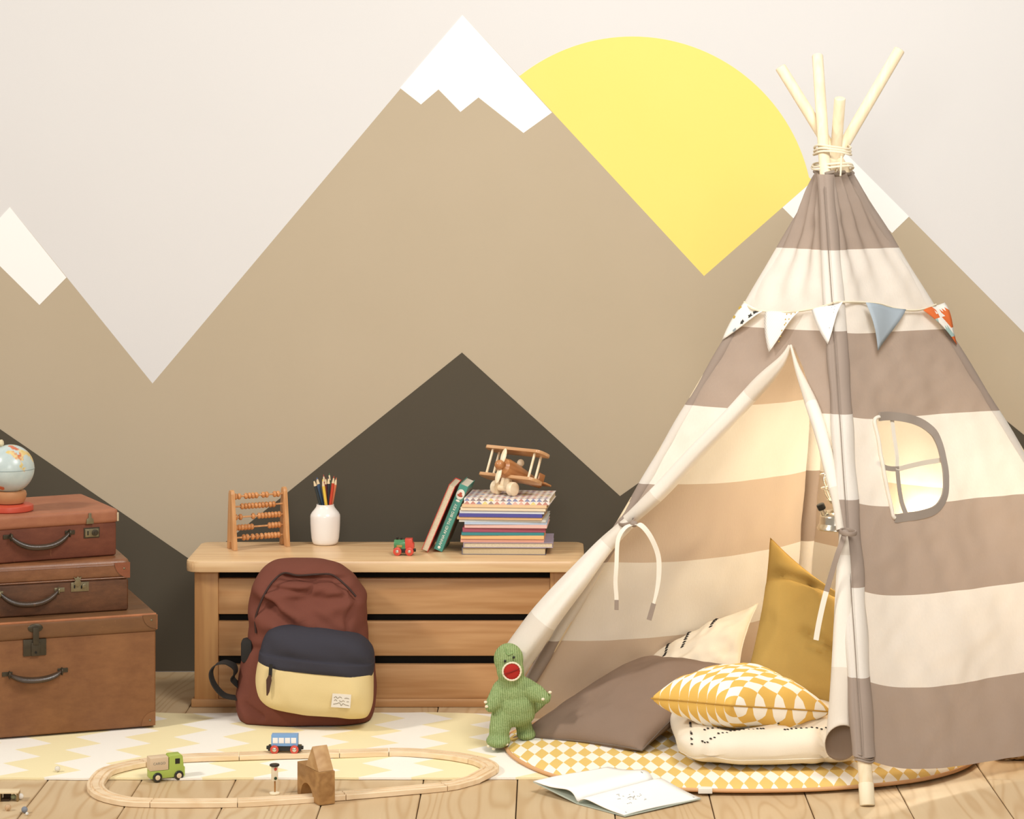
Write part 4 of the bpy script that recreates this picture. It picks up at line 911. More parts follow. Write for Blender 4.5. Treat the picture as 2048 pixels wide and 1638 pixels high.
# v bottom, v top, u left, u right, cover, pages, spine side, label
stack = [(1109.5, 1095.5, 924, 1092, cv('slate', '#6c6a78'), PGT, 'left', 'thick tan edged book at the very bottom of the stack'),
 (1095.5, 1085.5, 927, 1106, cv('pale mauve', '#a79aac'), PG, 'left', 'cream edged wide book jutting out right, second from the stack bottom'),
 (1085.5, 1078.5, 921, 1088, cv('salmon', '#e0a48c'), PG, 'front', 'salmon pink spined book low in the stack'),
 (1078.5, 1071, 921.5, 1088, cv('orange', '#e8bb82'), PG, 'front', 'light orange spined book low in the stack'),
 (1071, 1065.5, 923, 1088, cv('teal', '#3f8a8c'), PG, 'front', 'thin teal spined book below the crimson one'),
 (1065.5, 1056.5, 925, 1091, cv('crimson', '#ad5666'), PG, 'front', 'crimson spined book in the middle of the stack'),
 (1056.5, 1049.5, 929, 1094, cv('pale pink', '#e6bdb2'), PG, 'front', 'pale pink spined book above the crimson one'),
 (1049.5, 1045, 929, 1094, cv('light blue', '#b9c9dc'), PGW, 'front', 'thin light blue spined booklet in the stack'),
 (1045, 1039.5, 918, 1092, cv('grey white', '#dcdcd4'), PGW, 'front', 'grey white spined book below the tan one'),
 (1039.5, 1034.5, 914, 1085, cv('tan', '#e2b988'), PG, 'front', 'tan spined book under the blue one'),
 (1034.5, 1028, 918, 1085, cv('violet blue', '#55539a'), PGW, 'front', 'violet blue spined book in the upper stack'),
 (1028, 1022, 919, 1089, cv('white', '#e4e3dc'), PGW, 'front', 'white spined book above the blue one'),
 (1022, 1015.5, 921, 1092, cv('cream', '#efdcbc'), PG, 'front', 'cream spined book two below the printed one'),
 (1015.5, 1010, 924, 1094, cv('peach', '#e9c79b'), PG, 'front', 'peach spined book just under the printed one'),
 (1010, 998, 928, 1100, M_TRI, PG, 'front', 'pale book with coloured triangle print on top of the stack')]
z = BT+.0003
for i, (vb_, vt_, ul, ur, c_, p_, sd, lab) in enumerate(stack):
    t_ = (vb_-vt_)*SY/FPX; x0 = (ul-CX)*SY/FPX; w = (ur-ul)*SY/FPX; d = (.17, .17, .16, .16, .165, .165, .16, .16, .17, .165, .17, .17, .17, .17, .175)[i]
    an = math.radians((-2, -1, -2, -2, -1, -2, -3, -2, -4, -5, -5, -5, -5, -5, -6)[i])
    book('book', 'small stack book, '+lab if False else lab, 'book', TR(x0, SY-(.004*math.sin(i*2.1)), z) @ RZ(an), w, d, t_, c_, p_, sd, group='books in the flat stack'); z += t_+.0001
ZST = z
# leaning books; local z (thickness) points left, x runs up the spine
def leaning(label, corner, lean, h, t_, d, c_, p_, sd, yaw):
    ux = V((math.sin(lean), 0, math.cos(lean))); uz = V((-math.cos(lean), 0, math.sin(lean))); uy = V((0, 1, 0))
    R = Matrix((ux, uy, uz)).transposed().to_4x4()
    return book('book', label, 'book', TR(*corner) @ RZ(yaw) @ R, h, d, t_, c_, p_, sd, .0018, 'books leaning on the stack')
c_ = T(884, 1104, .0006); teal = cv('sea green', '#4f9484')
tb = leaning('sea green hardback leaning on the stack, white title down its spine', c_, math.radians(22), .193, .0245, .14, teal, PGW, 'front', math.radians(-6))
M_PRN = flat('spine white print', '#ece6d8', .7)
bm = nb(); Mx = Matrix(((0, 0, 0, 0),)*4)
# text frame: runs down the spine, letters' tops towards +thickness (left)
Mt = Matrix(((-1, 0, 0, .080), (0, 0, -1, -.0009), (0, -1, 0, .0123), (0, 0, 0, 1)))
Mt = Matrix(((1, 0, 0, .076), (0, 0, -1, -.0009), (0, 1, 0, .0123), (0, 0, 0, 1)))
textbm(bm, 'ANNA AND THE BIG KEY', .0108, Mt); tag(obj('spine_title', bm, M_PRN, tb), 'white spine lettering')
bm = nb(); ball(bm, (.166, -.0008, .0122), (.0145, .0006, .0115)); bd_ = tag(obj('spine_badge', bm, M_PRN, tb), 'white oval with a red picture')
bm = nb(); ball(bm, (.163, -.0016, .0122), (.004, .0006, .0075)); ball(bm, (.168, -.0016, .0122), (.0045, .0006, .0040)); obj('picture', bm, flat('badge red', '#b8573f', .7), bd_)
bm = nb(); ball(bm, (.147, -.0007, .0122), (.003, .0005, .006)); ball(bm, (.009, -.0007, .0122), (.004, .0005, .004)); tag(obj('spine_mark', bm, M_PRN, tb), kind='stuff')
bm = nb(); box2(bm, (.02, .01, -.0006), (.175, .12, .0002)); tag(obj('cover_picture', bm, flat('cover picture brown', '#9a8573', .6, 0, .3, 25), tb), 'brownish cover picture')
c_ = T(855, 1105, .0006)
leaning('red hardback leaning left of the sea green one, page edges outwards', c_, math.radians(23), .196, .0185, .14, cv('red', '#c8483c'), PG, 'back', math.radians(-5))

# ================================================================ WOODEN BIPLANE
M_MAP = wood('plane maple', '#e6cda4', '#f3e2c4', 0, 50, .35, .5); M_WNG = wood('plane cherry lit wing', '#c08c5c', '#dcb184', 1, 50, .35, .5); M_WAL = wood('plane cherry', '#a4683a', '#c48a58', 0, 50, .3, .5)  # wings coloured paler than the fuselage for the strong light on them
psi, pit = math.radians(40), math.radians(23)
fh = V((-math.sin(psi), -math.cos(psi), 0)); s_ = V((math.cos(psi), -math.sin(psi), 0)); f_ = fh*math.cos(pit)+V((0, 0, math.sin(pit))); u_ = V((0, 0, math.cos(pit)))-fh*math.sin(pit)
Rm = Matrix((f_, s_, u_)).transposed().to_4x4()
pa = bpy.data.objects.new('toy_biplane', None); C.objects.link(pa); pa.location = V(((1009-CX)*6.865/FPX, 6.865, ZST+.0196)); pa.rotation_euler = Rm.to_euler(); pa.scale = (1.12, 1.12, 1.12)
tag(pa, 'small varnished wooden toy biplane standing on the stacked books', 'toy plane')
bm = nb(); lathe(bm, [(.004, -.128), (.009, -.125), (.013, -.09), (.018, -.05), (.0225, -.01), (.0235, .012), (.021, .026), (.014, .032)], 28, TR(0, 0, .047) @ RY(PI/2)); obj('fuselage', bm, M_WAL, pa)
bm = nb(); ball(bm, (.040, 0, .047), (.012, .0125, .0125)); obj('nose', bm, M_WAL, pa)
bm = nb(); ball(bm, (.034, 0, .070), (.0035, .0085, .021)); ball(bm, (.034, 0, .022), (.0035, .0085, .021)); obj('propeller', bm, M_MAP, pa)
def wing(c, span, ch, name):
    bm = nb(); r = ch/2; pl = []
    for a in range(13): t = -PI/2+PI*a/12; pl.append((r*math.sin(t)*1.0, span/2-r*.55+r*.55*math.cos(t)))
    for a in range(13): t = PI/2-PI*a/12; pl.append((r*math.sin(t)*1.0, -span/2+r*.55-r*.55*math.cos(t)))
    prism(bm, pl, .0080, TR(*c), bev=.0014); return obj(name, bm, M_WNG, pa)
wing((-.012, 0, .0935), .186, .050, 'upper_wing'); wing((-.012, 0, .024), .184, .048, 'lower_wing')
for yy in (-.068, .068):
    for xx in (-.024, .002):
        bm = nb(); cyl(bm, (xx, yy, .030), (xx, yy, .095), .0032, seg=12); obj('strut', bm, M_MAP, pa)
for yy in (-.026, .026):
    bm = nb(); cyl(bm, (0, yy-.008, 0), (0, yy+.008, 0), .0172, seg=30, bev=.003); wh = obj('wheel', bm, M_MAP, pa)
bm = nb(); cyl(bm, (0, -.020, 0), (0, .020, 0), .008, seg=16); box(bm, (0, 0, .014), (.016, .024, .024), .003); obj('undercarriage', bm, M_MAP, pa)
bm = nb(); box(bm, (-.122, 0, .049), (.026, .060, .005), .002); box(bm, (-.124, 0, .062), (.022, .005, .026), .002); obj('tail', bm, M_WAL, pa)
bm = nb(); ball(bm, (-.034, 0, .0745), (.009, .009, .010)); obj('pilot_head', bm, M_MAP, pa)

# ================================================================ LANTERN IN THE TENT
lc_ = V((.735, 6.40, 0)); lz = .529
la = thing('lantern', 'silver paraffin lantern with black filler cap hanging inside the tent', 'lantern', (lc_.x, lc_.y, lz))
M_CHR = flat('polished nickel', '#cfc6b4', .22, .85, .04); M_KNOB = flat('black knob', '#1f1d1a', .35)
bm = nb(); lathe(bm, [(.030, .001), (.050, 0), (.0515, .002), (.050, .008), (.0455, .014), (.0445, .017), (.0445, .032), (.0435, .036), (.036, .044), (.022, .050), (.010, .052)], 44); obj('tank', bm, M_CHR, la)
bm = nb(); cyl(bm, (-.034, -.012, .040), (-.040, -.014, .054), .0085, .008, 18, .001); fc = obj('filler_neck', bm, M_CHR, la)
bm = nb(); cyl(bm, (-.0395, -.014, .053), (-.0455, -.016, .067), .0105, .0105, 14, .002); obj('filler_cap', bm, M_KNOB, fc)
bm = nb(); lathe(bm, [(.010, .050), (.012, .056), (.009, .062), (.022, .068), (.026, .072), (.026, .076), (.020, .078)], 28); obj('burner', bm, M_CHR, la)
k = N('lantern glass'); tr = k.n('ShaderNodeBsdfTransparent'); gs = k.n('ShaderNodeBsdfGlossy'); gs.inputs['Roughness'].default_value = .05; mx = k.n('ShaderNodeMixShader'); mx.inputs[0].default_value = .12
k.l(tr.outputs[0], mx.inputs[1]); k.l(gs.outputs[0], mx.inputs[2]); k.l(mx.outputs[0], k.out.inputs[0]); M_GLASS = k.m
bm = nb(); lathe(bm, [(.022, .076), (.030, .090), (.034, .110), (.033, .135), (.026, .158), (.021, .170)], 36, cap=False); obj('glass_chimney', bm, M_GLASS, la)
bm = nb(); lathe(bm, [(.034, .168), (.036, .171), (.030, .182), (.020, .192), (.010, .198), (.002, .200)], 32); obj('hood', bm, M_CHR, la)
bm = nb()
for q in range(4):
    a = q*PI/2+.6; tube(bm, catmull([(.026*math.cos(a), .026*math.sin(a), .074), (.042*math.cos(a), .042*math.sin(a), .098), (.039*math.cos(a), .039*math.sin(a), .112), (.046*math.cos(a), .046*math.sin(a), .130), (.040*math.cos(a), .040*math.sin(a), .152), (.034*math.cos(a), .034*math.sin(a), .170)], 5), .0014, 6)
for zz, r in ((.105, .041), (.140, .0435)): tube(bm, [(r*math.cos(2*PI*i/28), r*math.sin(2*PI*i/28), zz) for i in range(28)], .0012, 6, closed=True)
obj('wire_guard', bm, M_CHR, la)
bm = nb(); tube(bm, catmull([(-.036, 0, .168), (-.044, 0, .21), (-.02, 0, .252), (0, 0, .262), (.02, 0, .252), (.044, 0, .21), (.036, 0, .168)], 6), .0016, 6); obj('bail_handle', bm, M_CHR, la)
bm = nb(); tube(bm, [(0, 0, .262), (0, 0, 1.452-lz)], .0018, 6); obj('hanging_cord', bm, M_CORD, la)
k = N('mantle added glow'); em = k.n('ShaderNodeEmission'); em.inputs[0].default_value = (1, .78, .42, 1); em.inputs[1].default_value = 6; k.l(em.outputs[0], k.out.inputs[0])  # the lantern is unlit, this glow is added
bm = nb(); ball(bm, (0, 0, .118), (.011, .011, .020)); obj('mantle', bm, k.m, la)
d = bpy.data.lights.new('lantern_fill', 'POINT'); d.energy = LANTERN_W; d.color = (1, .87, .66); d.shadow_soft_size = .03  # weak light added inside the unlit lantern
o = bpy.data.objects.new('lantern_fill', d); C.objects.link(o); o.location = (lc_.x, lc_.y, lz+.128)

# ================================================================ CUSHIONS
def pillow(name, label, A, B, Cc, D, t, mat, seed=0, p=.5, pinch=.05, n=46, wr=.010, piping=None, creases=(), uvs=None, dent=None):
    """A bottom-left, B bottom-right, Cc top-right, D top-left, seen from the camera"""
    A, B, Cc, D = map(V, (A, B, Cc, D)); nn = (B-A).cross(D-A).normalized()
    w = ((B-A).length+(Cc-D).length)/2; h = ((D-A).length+(Cc-B).length)/2
    def base(u, v):
        uu = u+(.5-u)*pinch*2*4*v*(1-v)*abs(2*u-1)**3; vv_ = v+(.5-v)*pinch*2*4*u*(1-u)*abs(2*v-1)**3
        return A*(1-uu)*(1-vv_)+B*uu*(1-vv_)+Cc*uu*vv_+D*(1-uu)*vv_
    def pt(u, v, s):
        e = max(0, 16*u*(1-u)*v*(1-v)); f = e**p; q = base(u, v)
        z = t/2*f
        k1 = noise.noise(V((u*4+seed, v*4, s*3)))*wr+noise.noise(V((u*11+seed, v*9, s*5)))*wr*.45
        for (u0, v0, u1, v1, am, sg) in creases:
            dx, dy = u1-u0, v1-v0; l2 = dx*dx+dy*dy; tt = max(0, min(1, ((u-u0)*dx+(v-v0)*dy)/l2)); dd = math.hypot(u-u0-dx*tt, v-v0-dy*tt)
            k1 -= am*math.exp(-(dd/sg)**2)*(s > 0)
        return q+nn*s*(z+k1*min(1, f*1.6))
    bm = nb(); lay = bm.loops.layers.uv.verify(); g = {}
    for s in (1, -1):
        for i in range(n+1):
            for j in range(n+1):
                ed = i in (0, n) or j in (0, n)
                if s == -1 and ed: g[(s, i, j)] = g[(1, i, j)]; continue
                u = .5-.5*math.cos(PI*i/n); v = .5-.5*math.cos(PI*j/n); u = .5*u+.5*i/n; v = .5*v+.5*j/n
                g[(s, i, j)] = (bm.verts.new(pt(u, v, s)), u, v)
        for i in range(n):
            for j in range(n):
                q = [g[(s, i, j)], g[(s, i+1, j)], g[(s, i+1, j+1)], g[(s, i, j+1)]]
                if s < 0: q.reverse()
                f = bm.faces.new([x[0] for x in q])
                for lp_, x in zip(f.loops, q): lp_[lay].uv = ((x[1]-.5)*w+(.003 if s < 0 else 0), (x[2]-.5)*h*s)
    zs = min(v.co.z for v in bm.verts); c = V(((A+B+Cc+D)/4)); t_ = thing('cushion', label, 'cushion', (c.x, c.y, zs))
    obj('cover', bm, mat, t_, 80, world=True, recalc=False)
    if piping:
        bm = nb(); bl = [base(i/30, 0) for i in range(30)]+[base(1, i/30) for i in range(30)]+[base(1-i/30, 1) for i in range(30)]+[base(0, 1-i/30) for i in range(30)]
        tube(bm, bl, piping[1], 6, closed=True); obj('seam', bm, piping[0], t_, 60, world=True)
    return t_, pt
def stitches(t_, pt, rows_, mat, dn=.0012):
    bm = nb()
    for (u0, v0, u1, v1, cnt, sl) in rows_:
        d0 = V((u1-u0, v1-v0, 0)).normalized()
        for i in range(cnt):
            f = i/(cnt-1); u, v = u0+(u1-u0)*f, v0+(v1-v0)*f
            a = pt(u-d0.y*.015*sl-d0.x*.006, v+d0.x*.015*sl-d0.y*.006, 1); b = pt(u+d0.y*.015*sl+d0.x*.006, v-d0.x*.015*sl+d0.y*.006, 1); m = pt(u, v, 1)
            nn = (pt(u+.01, v, 1)-m).cross(pt(u, v+.01, 1)-m).normalized()
            tube(bm, [a+nn*.0006, m+nn*.0012, b+nn*.0006], [.0010, .0026, .0010], 5)
    tag(obj('stitching', bm, mat, t_, 60, world=True), kind='stuff')
M_CG = fabric('cushion taupe linen', '#8d7868', .10, .95, 500); M_CM = fabric('cushion mustard linen', '#bb9a56', .12, .95, 500); M_CW = fabric('cushion natural cotton', '#ece0cb', .07, .95, 500)
M_CD = diamonds('diamond print cotton cushion', '#f6f0e4', '#e0b45a', .031, .068, 'UV'); M_STI = flat('dark thread', '#2e2823', .9); M_SM = fabric('mustard seam', '#b98f45'); M_ST = fabric('taupe seam', '#7d6f63')
tw, pw = pillow('cushion', 'cream cushion with dark stitched rows leaning behind the taupe one', P(1285, 1420, 6.54), P(1478, 1348, 6.58), P(1516, 1207, 6.76), P(1292, 1316, 6.68), .115, M_CW, 3, .5, .05, wr=.013, piping=(M_CW, .0018))
stitches(tw, pw, [(.20, .62, .22, .98, 9, 1), (.38, .60, .42, .97, 9, 1), (.63, .74, .66, .97, 6, 1)], M_STI)
pillow('cushion', 'mustard linen cushion standing at the back with one corner pointing up', P(1478, 1404, 6.40), P(1760, 1446, 6.26), P(1760, 1236, 6.44), P(1541, 1076, 6.62), .15, M_CM, 11, .42, .05, wr=.012, piping=(M_SM, .0016),
       creases=((.02, .76, .42, .90, .030, .035), (.42, .90, .75, .95, .022, .04), (.45, .50, .95, .42, .018, .03), (.5, .40, .95, .33, .014, .025)))
pillow('cushion', 'plain taupe cushion lying tilted at the front left of the tent', P(1026, 1476, 6.30), P(1284, 1501, 6.09), P(1466, 1333, 6.45), P(1296, 1314, 6.60), .125, M_CG, 5, .50, .035, wr=.008, piping=(M_ST, .0018))
# tufted floor cushion
fc_ = thing('cushion', 'thick cream tufted floor cushion with dark stitched rows lying on the mat', 'cushion', (.525, 6.12, .029), .03)
def fcp(u, v, w):
    """unit superquadric shell: u around, v from bottom to top"""
    a = 2*PI*u; c, s = math.cos(a), math.sin(a); e = 2/6.0; cx = math.copysign(abs(c)**e, c); sy = math.copysign(abs(s)**e, s)
    b = -PI/2+PI*v; cb = max(1e-3, math.cos(b))**(.55); sb = math.copysign(abs(math.sin(b))**.8, math.sin(b))
    x, y = .222*cx*cb, .215*sy*cb; z = .050+.050*sb
    tuft = 0
    for tx, ty in ((-.08, -.10), (.08, -.10), (-.08, .06), (.08, .06), (0, -.02)): tuft += .034*math.exp(-((x-tx)**2+(y-ty)**2)/.0016)
    if sb > 0: z -= tuft*sb
    fr_ = max(0, -sy)*cb**2
    dip = .024*(math.exp(-((x+.015)/.012)**2)+.7*math.exp(-((x-.12)/.014)**2)+.5*math.exp(-((x+.15)/.02)**2))*fr_
    y += dip; z -= dip*.9*(sb > -.2)
    q = V((x, y, z)); q += V((noise.noise(q*16), noise.noise(q*16+V((5, 0, 0))), noise.noise(q*14+V((0, 7, 0)))))*.005
    q.z = max(.0, q.z); return q
bm = nb(); grid(bm, 120, 44, lambda u, v: fcp(u, v, 0), wrap=True); bmesh.ops.remove_doubles(bm, verts=bm.verts, dist=.0004); obj('cover', bm, M_CW, fc_, 80)
bm = nb(); tube(bm, [fcp(i/120, .40, 0)*1.004 for i in range(120)], .0013, 6, closed=True); obj('seam', bm, M_CW, fc_, 60)
bm = nb()
for px_ in ([(-.195, -.19), (-.19, -.10), (-.185, 0)], [(-.17, -.195), (-.10, -.165), (-.02, -.15)], [(-.16, -.14), (-.05, -.11), (.05, -.12)], [(.03, -.165), (.12, -.15), (.20, -.15)], [(-.18, .05), (-.17, .12), (-.16, .19)]):
    for q in catmull([(x, y, 0) for x, y in px_], 8):
        # nearest shell point above this spot
        best = min(((fcp(u/60, v, 0)) for u in range(60) for v in (.56, .62, .68, .74, .82, .90)), key=lambda r: (r.x-q.x)**2+(r.y-q.y)**2)
        ball(bm, (q.x, best.y*.3+q.y*.7, best.z+.0012), (.0026, .0042, .0016), RZ(.6), seg=8)
tag(obj('stitching', bm, M_STI, fc_), kind='stuff')
pillow('cushion', 'yellow and white diamond print cushion on top of the cream floor cushion', P(1303, 1397, 6.03), P(1462, 1411, 5.93), P(1662, 1424, 6.06), P(1500, 1352, 6.33), .150, M_CD, 8, .40, .02, wr=.008, piping=(M_SM, .0020))

# ================================================================ KNITTED TOY
dy_ = 6.245; ds = dy_/FPX
k = N('knitted green wool'); co = k.coords(); sp = k.n('ShaderNodeSeparateXYZ'); k.l(co, sp.inputs[0])
rib = k.math('SINE', k.math('MULTIPLY', k.math('ADD', sp.outputs[0], k.math('MULTIPLY', sp.outputs[2], .08)), 1150.0)); kn2 = k.noise(co, 260, 3, .6); fz = k.math('ADD', k.math('MULTIPLY', rib, .35), kn2)
f01 = k.math('MULTIPLY_ADD', rib, .16, k.math('MULTIPLY', kn2, .9)); k.col(k.ramp(f01, [(.25, srgb('#80955f')), (.75, srgb('#a9ba84'))])); k.set(1, 0, .05); k.bump(fz, .7, .003); M_KNIT = k.m
dn_ = thing('knitted_dinosaur', 'green knitted dinosaur soft toy with open red mouth standing by the taupe cushion', 'soft toy', P(1020, 1488, dy_))
bm = nb()
def W(u, v, d=0): return P(u, v, dy_)+V((0, d, 0))
def el(u, v, d, rx, ry, rz, rot=0): ball(bm, W(u, v, d), (rx*ds, ry*ds, rz*ds), RY(rot), seg=20)
el(1017, 1318, 0, 30, 28, 32); el(1021, 1340, -.008, 28, 27, 28, -.1); el(1024, 1362, 0, 28, 25, 24); el(1027, 1385, 0, 34, 28, 30); el(1031, 1412, 0, 41, 32, 34); el(1031, 1428, .002, 40, 32, 26)
for (a, b, ra, rb, da, db) in (((1003, 1378), (990, 1400), 19, 17, -.004, -.020), ((990, 1400), (982, 1408), 17, 12, -.020, -.028), ((1050, 1372), (1072, 1383), 18, 18, -.004, -.018), ((1072, 1383), (1090, 1391), 18, 12, -.018, -.030),
        ((1006, 1430), (999, 1456), 24, 21, -.006, -.016), ((999, 1456), (998, 1472), 21, 20, -.016, -.016), ((1044, 1436), (1046, 1452), 19, 17, .012, .026), ((1046, 1452), (1050, 1468), 17, 17, .026, .036), ((1050, 1425), (1082, 1412), 20, 11, .03, .05), ((1082, 1412), (1098, 1402), 11, 6, .05, .06)):
    for i in range(6):
        f = i/5; el(lerp(a[0], b[0], f), lerp(a[1], b[1], f), lerp(da, db, f), *[lerp(ra, rb, f)]*3)
el(997, 1477, -.022, 25, 34, 13); el(1052, 1474, .030, 20, 30, 11)
o = obj('body', bm, M_KNIT, dn_, 180, world=True)
md = o.modifiers.new('weld', 'REMESH'); md.mode = 'VOXEL'; md.voxel_size = .0030; md.use_smooth_shade = True
sm = o.modifiers.new('soft', 'SMOOTH'); sm.factor = .6; sm.iterations = 8
def mel(name, parts, mat, lab=None):
    bm = nb()
    for (u, v, d, rx, ry, rz, rot) in parts: ball(bm, W(u, v, d), (rx*ds, ry*ds, rz*ds), RY(rot), seg=24)
    q = obj(name, bm, mat, dn_, 60, world=True)
    if lab: q['label'] = lab
    return q
M_FELT = fabric('red felt', '#b3342c', .1, .9, 500); M_LIPF = fabric('cream felt', '#eadfc4', .05, .9, 500)
mel('mouth', [(1024, 1335.5, -.0385, 17.5, 5, 17.0, -.35)], M_FELT, 'open red felt mouth')
bm = nb(); c0 = W(1024, 1335.5, -.040); rm = RY(-.35)
tube(bm, [c0+(rm.to_3x3() @ V((18.0*ds*math.cos(a), -.0015, 18.2*ds*math.sin(a)*(1 if math.sin(a) < 0 else .92)))) for a in [2*PI*i/40 for i in range(40)]], [.0020+.0008*(i % 2) for i in range(40)], 6, closed=True); obj('lip', bm, M_LIPF, dn_, 60, world=True)
bm = nb(); tube(bm, catmull([W(1008, 1341, -.0450), W(1024, 1336, -.0460), W(1040, 1330, -.0450)], 5), .0009, 6); tag(obj('mouth_fold', bm, flat('dark red fold', '#7d211c', .9), dn_, world=True), 'dark red fold')
for u, v in ((1010.5, 1316.5), (1028, 1309)):
    bm = nb(); ball(bm, W(u, v, -.0345), .0032, seg=14); obj('eye', bm, M_KNOB, dn_, world=True)
bm = nb(); tube(bm, catmull([W(1010, 1291, -.022), W(1013, 1300, -.030), W(1017, 1304, -.0335), (W(1021, 1303, -.034)), W(1028, 1300, -.031)], 5), .0011, 6); obj('brow_seam', bm, fabric('seam pale green', '#8fae70'), dn_, world=True)
for u, v, d in ((972, 1398, -.036), (974, 1406, -.040), (1100, 1378, -.038), (1086, 1390, -.048), (978, 1484, -.044), (988, 1488, -.050), (1014, 1480, -.046)):
    bm = nb(); ball(bm, W(u, v, d), (.0046, .0040, .0036), seg=10); obj('claw', bm, M_LIPF, dn_, world=True)

# ================================================================ OPEN BOOK
ob = thing('open_book', 'open white picture book lying on the floorboards, left half propped on the mat', 'book', (.12, 5.77, 0))
M_PAGE = flat('page white', '#f4f1ea', .8, 0, .01); M_CVR = flat('book board pale green', '#b9c2b4', .5)
S0, S1 = G(1155, 1604, .0065), G(1308, 1562, .0285); L0, L1 = G(1066, 1560, .030), G(1215, 1531, .036); R0, R1 = G(1250, 1629, .0065), G(1402, 1594, .0085)
def slab(A, B, Cc, D, th, ext=0):
    bm = nb(); up = V((0, 0, th)); f = [bm.verts.new(p) for p in (A, B, Cc, D)]; g = [bm.verts.new(p-up) for p in (A, B, Cc, D)]
    bm.faces.new(f); bm.faces.new(list(reversed(g)))
    for i in range(4): bm.faces.new((f[i], g[i], g[(i+1) % 4], f[(i+1) % 4]))
    return bm
dn3 = V((0, 0, -.003))
obj('cover', slab(S0+dn3, S1+dn3, L1+dn3, L0+dn3, .0024), M_CVR, ob, world=True)
obj('cover', slab(S0+dn3, R0+dn3, R1+dn3, S1+dn3, .0024), M_CVR, ob, world=True)
bm = nb(); tube(bm, [S0+V((0, 0, -.003)), S1+V((0, 0, -.003))], .0030, 8); obj('spine', bm, M_CVR, ob, world=True)
def pg(E0, E1, hgt, wd):
    bm = nb()
    def f(u, v):
        a, b = S0.lerp(S1, v), E0.lerp(E1, v); p = a.lerp(b, .01+u*.97)
        return p+V((0, 0, -.002+.0035*(1-u)+hgt*(u/wd)*math.exp(1-u/wd)*(1-u)**.6+.0015*math.sin(v*5)*u))
    grid(bm, 26, 12, f); return bm, f
bm, fl = pg(L0, L1, .019, .22); o = obj('page_block', bm, M_PAGE, ob, 80, world=True); md = o.modifiers.new('t', 'SOLIDIFY'); md.thickness = .0022; md.offset = 0
bm, fr2 = pg(R0, R1, .012, .22); o = obj('page_block', bm, M_PAGE, ob, 80, world=True); md = o.modifiers.new('t', 'SOLIDIFY'); md.thickness = .0022; md.offset = 0
bm = nb(); rnd_ = random.Random(3)
for q in range(26):
    u, v = .50+rnd_.gauss(0, .09), .42+rnd_.gauss(0, .07); an = rnd_.uniform(0, 6); l = rnd_.uniform(.01, .04)
    tube(bm, [fr2(u, v)+V((0, 0, .0016)), fr2(u+l*math.cos(an)*.5, v+l*math.sin(an)*.5+.006)+V((0, 0, .0018)), fr2(u+l*math.cos(an), v+l*math.sin(an))+V((0, 0, .0016))], .00045, 4)
for u, v in ((.94, .06), (.94, .95)): tube(bm, [fr2(u-.02, v)+V((0, 0, .0016)), fr2(u+.02, v)+V((0, 0, .0016))], .0005, 4)
tube(bm, [fl(.12, .93)+V((0, 0, .0016)), fl(.16, .93)+V((0, 0, .0016))], .0010, 4)
tag(obj('printed_sketch', bm, flat('ink grey', '#8d8880', .9), ob, world=True), kind='stuff')

# ================================================================ TRAIN SET
M_TRK = wood('track beech', '#dfc198', '#eed8b6', 0, 30, .5, .35, .3)
TH = .0125
ctl = [(191, 1566), (196, 1578), (215, 1589), (255, 1598), (304, 1600.5), (376, 1601), (475, 1600), (560, 1595.5), (625, 1591), (688, 1586), (790, 1577.5), (888, 1568.5), (925, 1560.5), (958, 1551), (977, 1543), (981, 1536), (970, 1528), (947, 1520.5), (890, 1511), (803, 1505), (694, 1507.5), (570, 1510), (478, 1513), (369, 1517), (285, 1526.5), (225, 1540), (200, 1552)]
cp = [G(u, v, TH) for u, v in ctl]; KK = 8; cpath = catmull(cp, KK, True)
hw = .020
sec = [(-hw, .001), (-hw+.0012, 0), (hw-.0012, 0), (hw, .001), (hw, TH-.0012), (hw-.0012, TH), (.0135, TH), (.013, TH-.003), (.0075, TH-.003), (.007, TH), (-.007, TH), (-.0075, TH-.003), (-.013, TH-.003), (-.0135, TH), (-hw+.0012, TH), (-hw, TH-.0012)]
tr_ = thing('toy_train_track', 'oval of pale wooden toy railway track on the rug edge and floorboards', 'train track', (sum(p.x for p in cp)/len(cp), sum(p.y for p in cp)/len(cp), 0))
def zg(x, y):
    m = 0
    if RUGF-.02 < y: m = .0068*sstep(RUGF-.045, RUGF+.03, y)
    return m
joints = [1, 4, 6, 9, 11, 14, 17, 19.3, 20.2, 22, 24, 26.2]
ends = [int(j*KK) for j in joints]; ntot = len(cpath)
for a, b in zip(ends, ends[1:]+[ends[0]+ntot]):
    idx = [i % ntot for i in range(a, b+1)]; rs = []
    for q, i in enumerate(idx):
        p, d = cpath[i], (cpath[(i+1) % ntot]-cpath[(i-1) % ntot]); d.z = 0; d.normalize(); nrm = V((-d.y, d.x, 0))
        sh = d*(.0009 if q == 0 else -.0009 if q == len(idx)-1 else 0); zz = zg(p.x, p.y)+.0004
        rs.append([V((p.x, p.y, zz))+sh+nrm*sx+V((0, 0, sz_)) for sx, sz_ in sec])
    bm = nb(); rings(bm, rs); obj('track_piece', bm, M_TRK, tr_, 30, world=True)
# little connector pegs seen at the right-hand joint
i = ends[5]; p, d = cpath[i], (cpath[(i+1) % ntot]-cpath[i-1]).normalized()
bm = nb(); cyl(bm, V((p.x, p.y, TH+zg(p.x, p.y)-.001))+d*.006, V((p.x, p.y, TH+zg(p.x, p.y)+.0006))+d*.006, .0045, seg=16); cyl(bm, V((p.x, p.y, TH+zg(p.x, p.y)-.001))+d*.006, V((p.x, p.y, TH+zg(p.x, p.y)+.0007))+d*.006, .0045, seg=16); obj('connector_peg', bm, M_TRK, tr_, world=True)

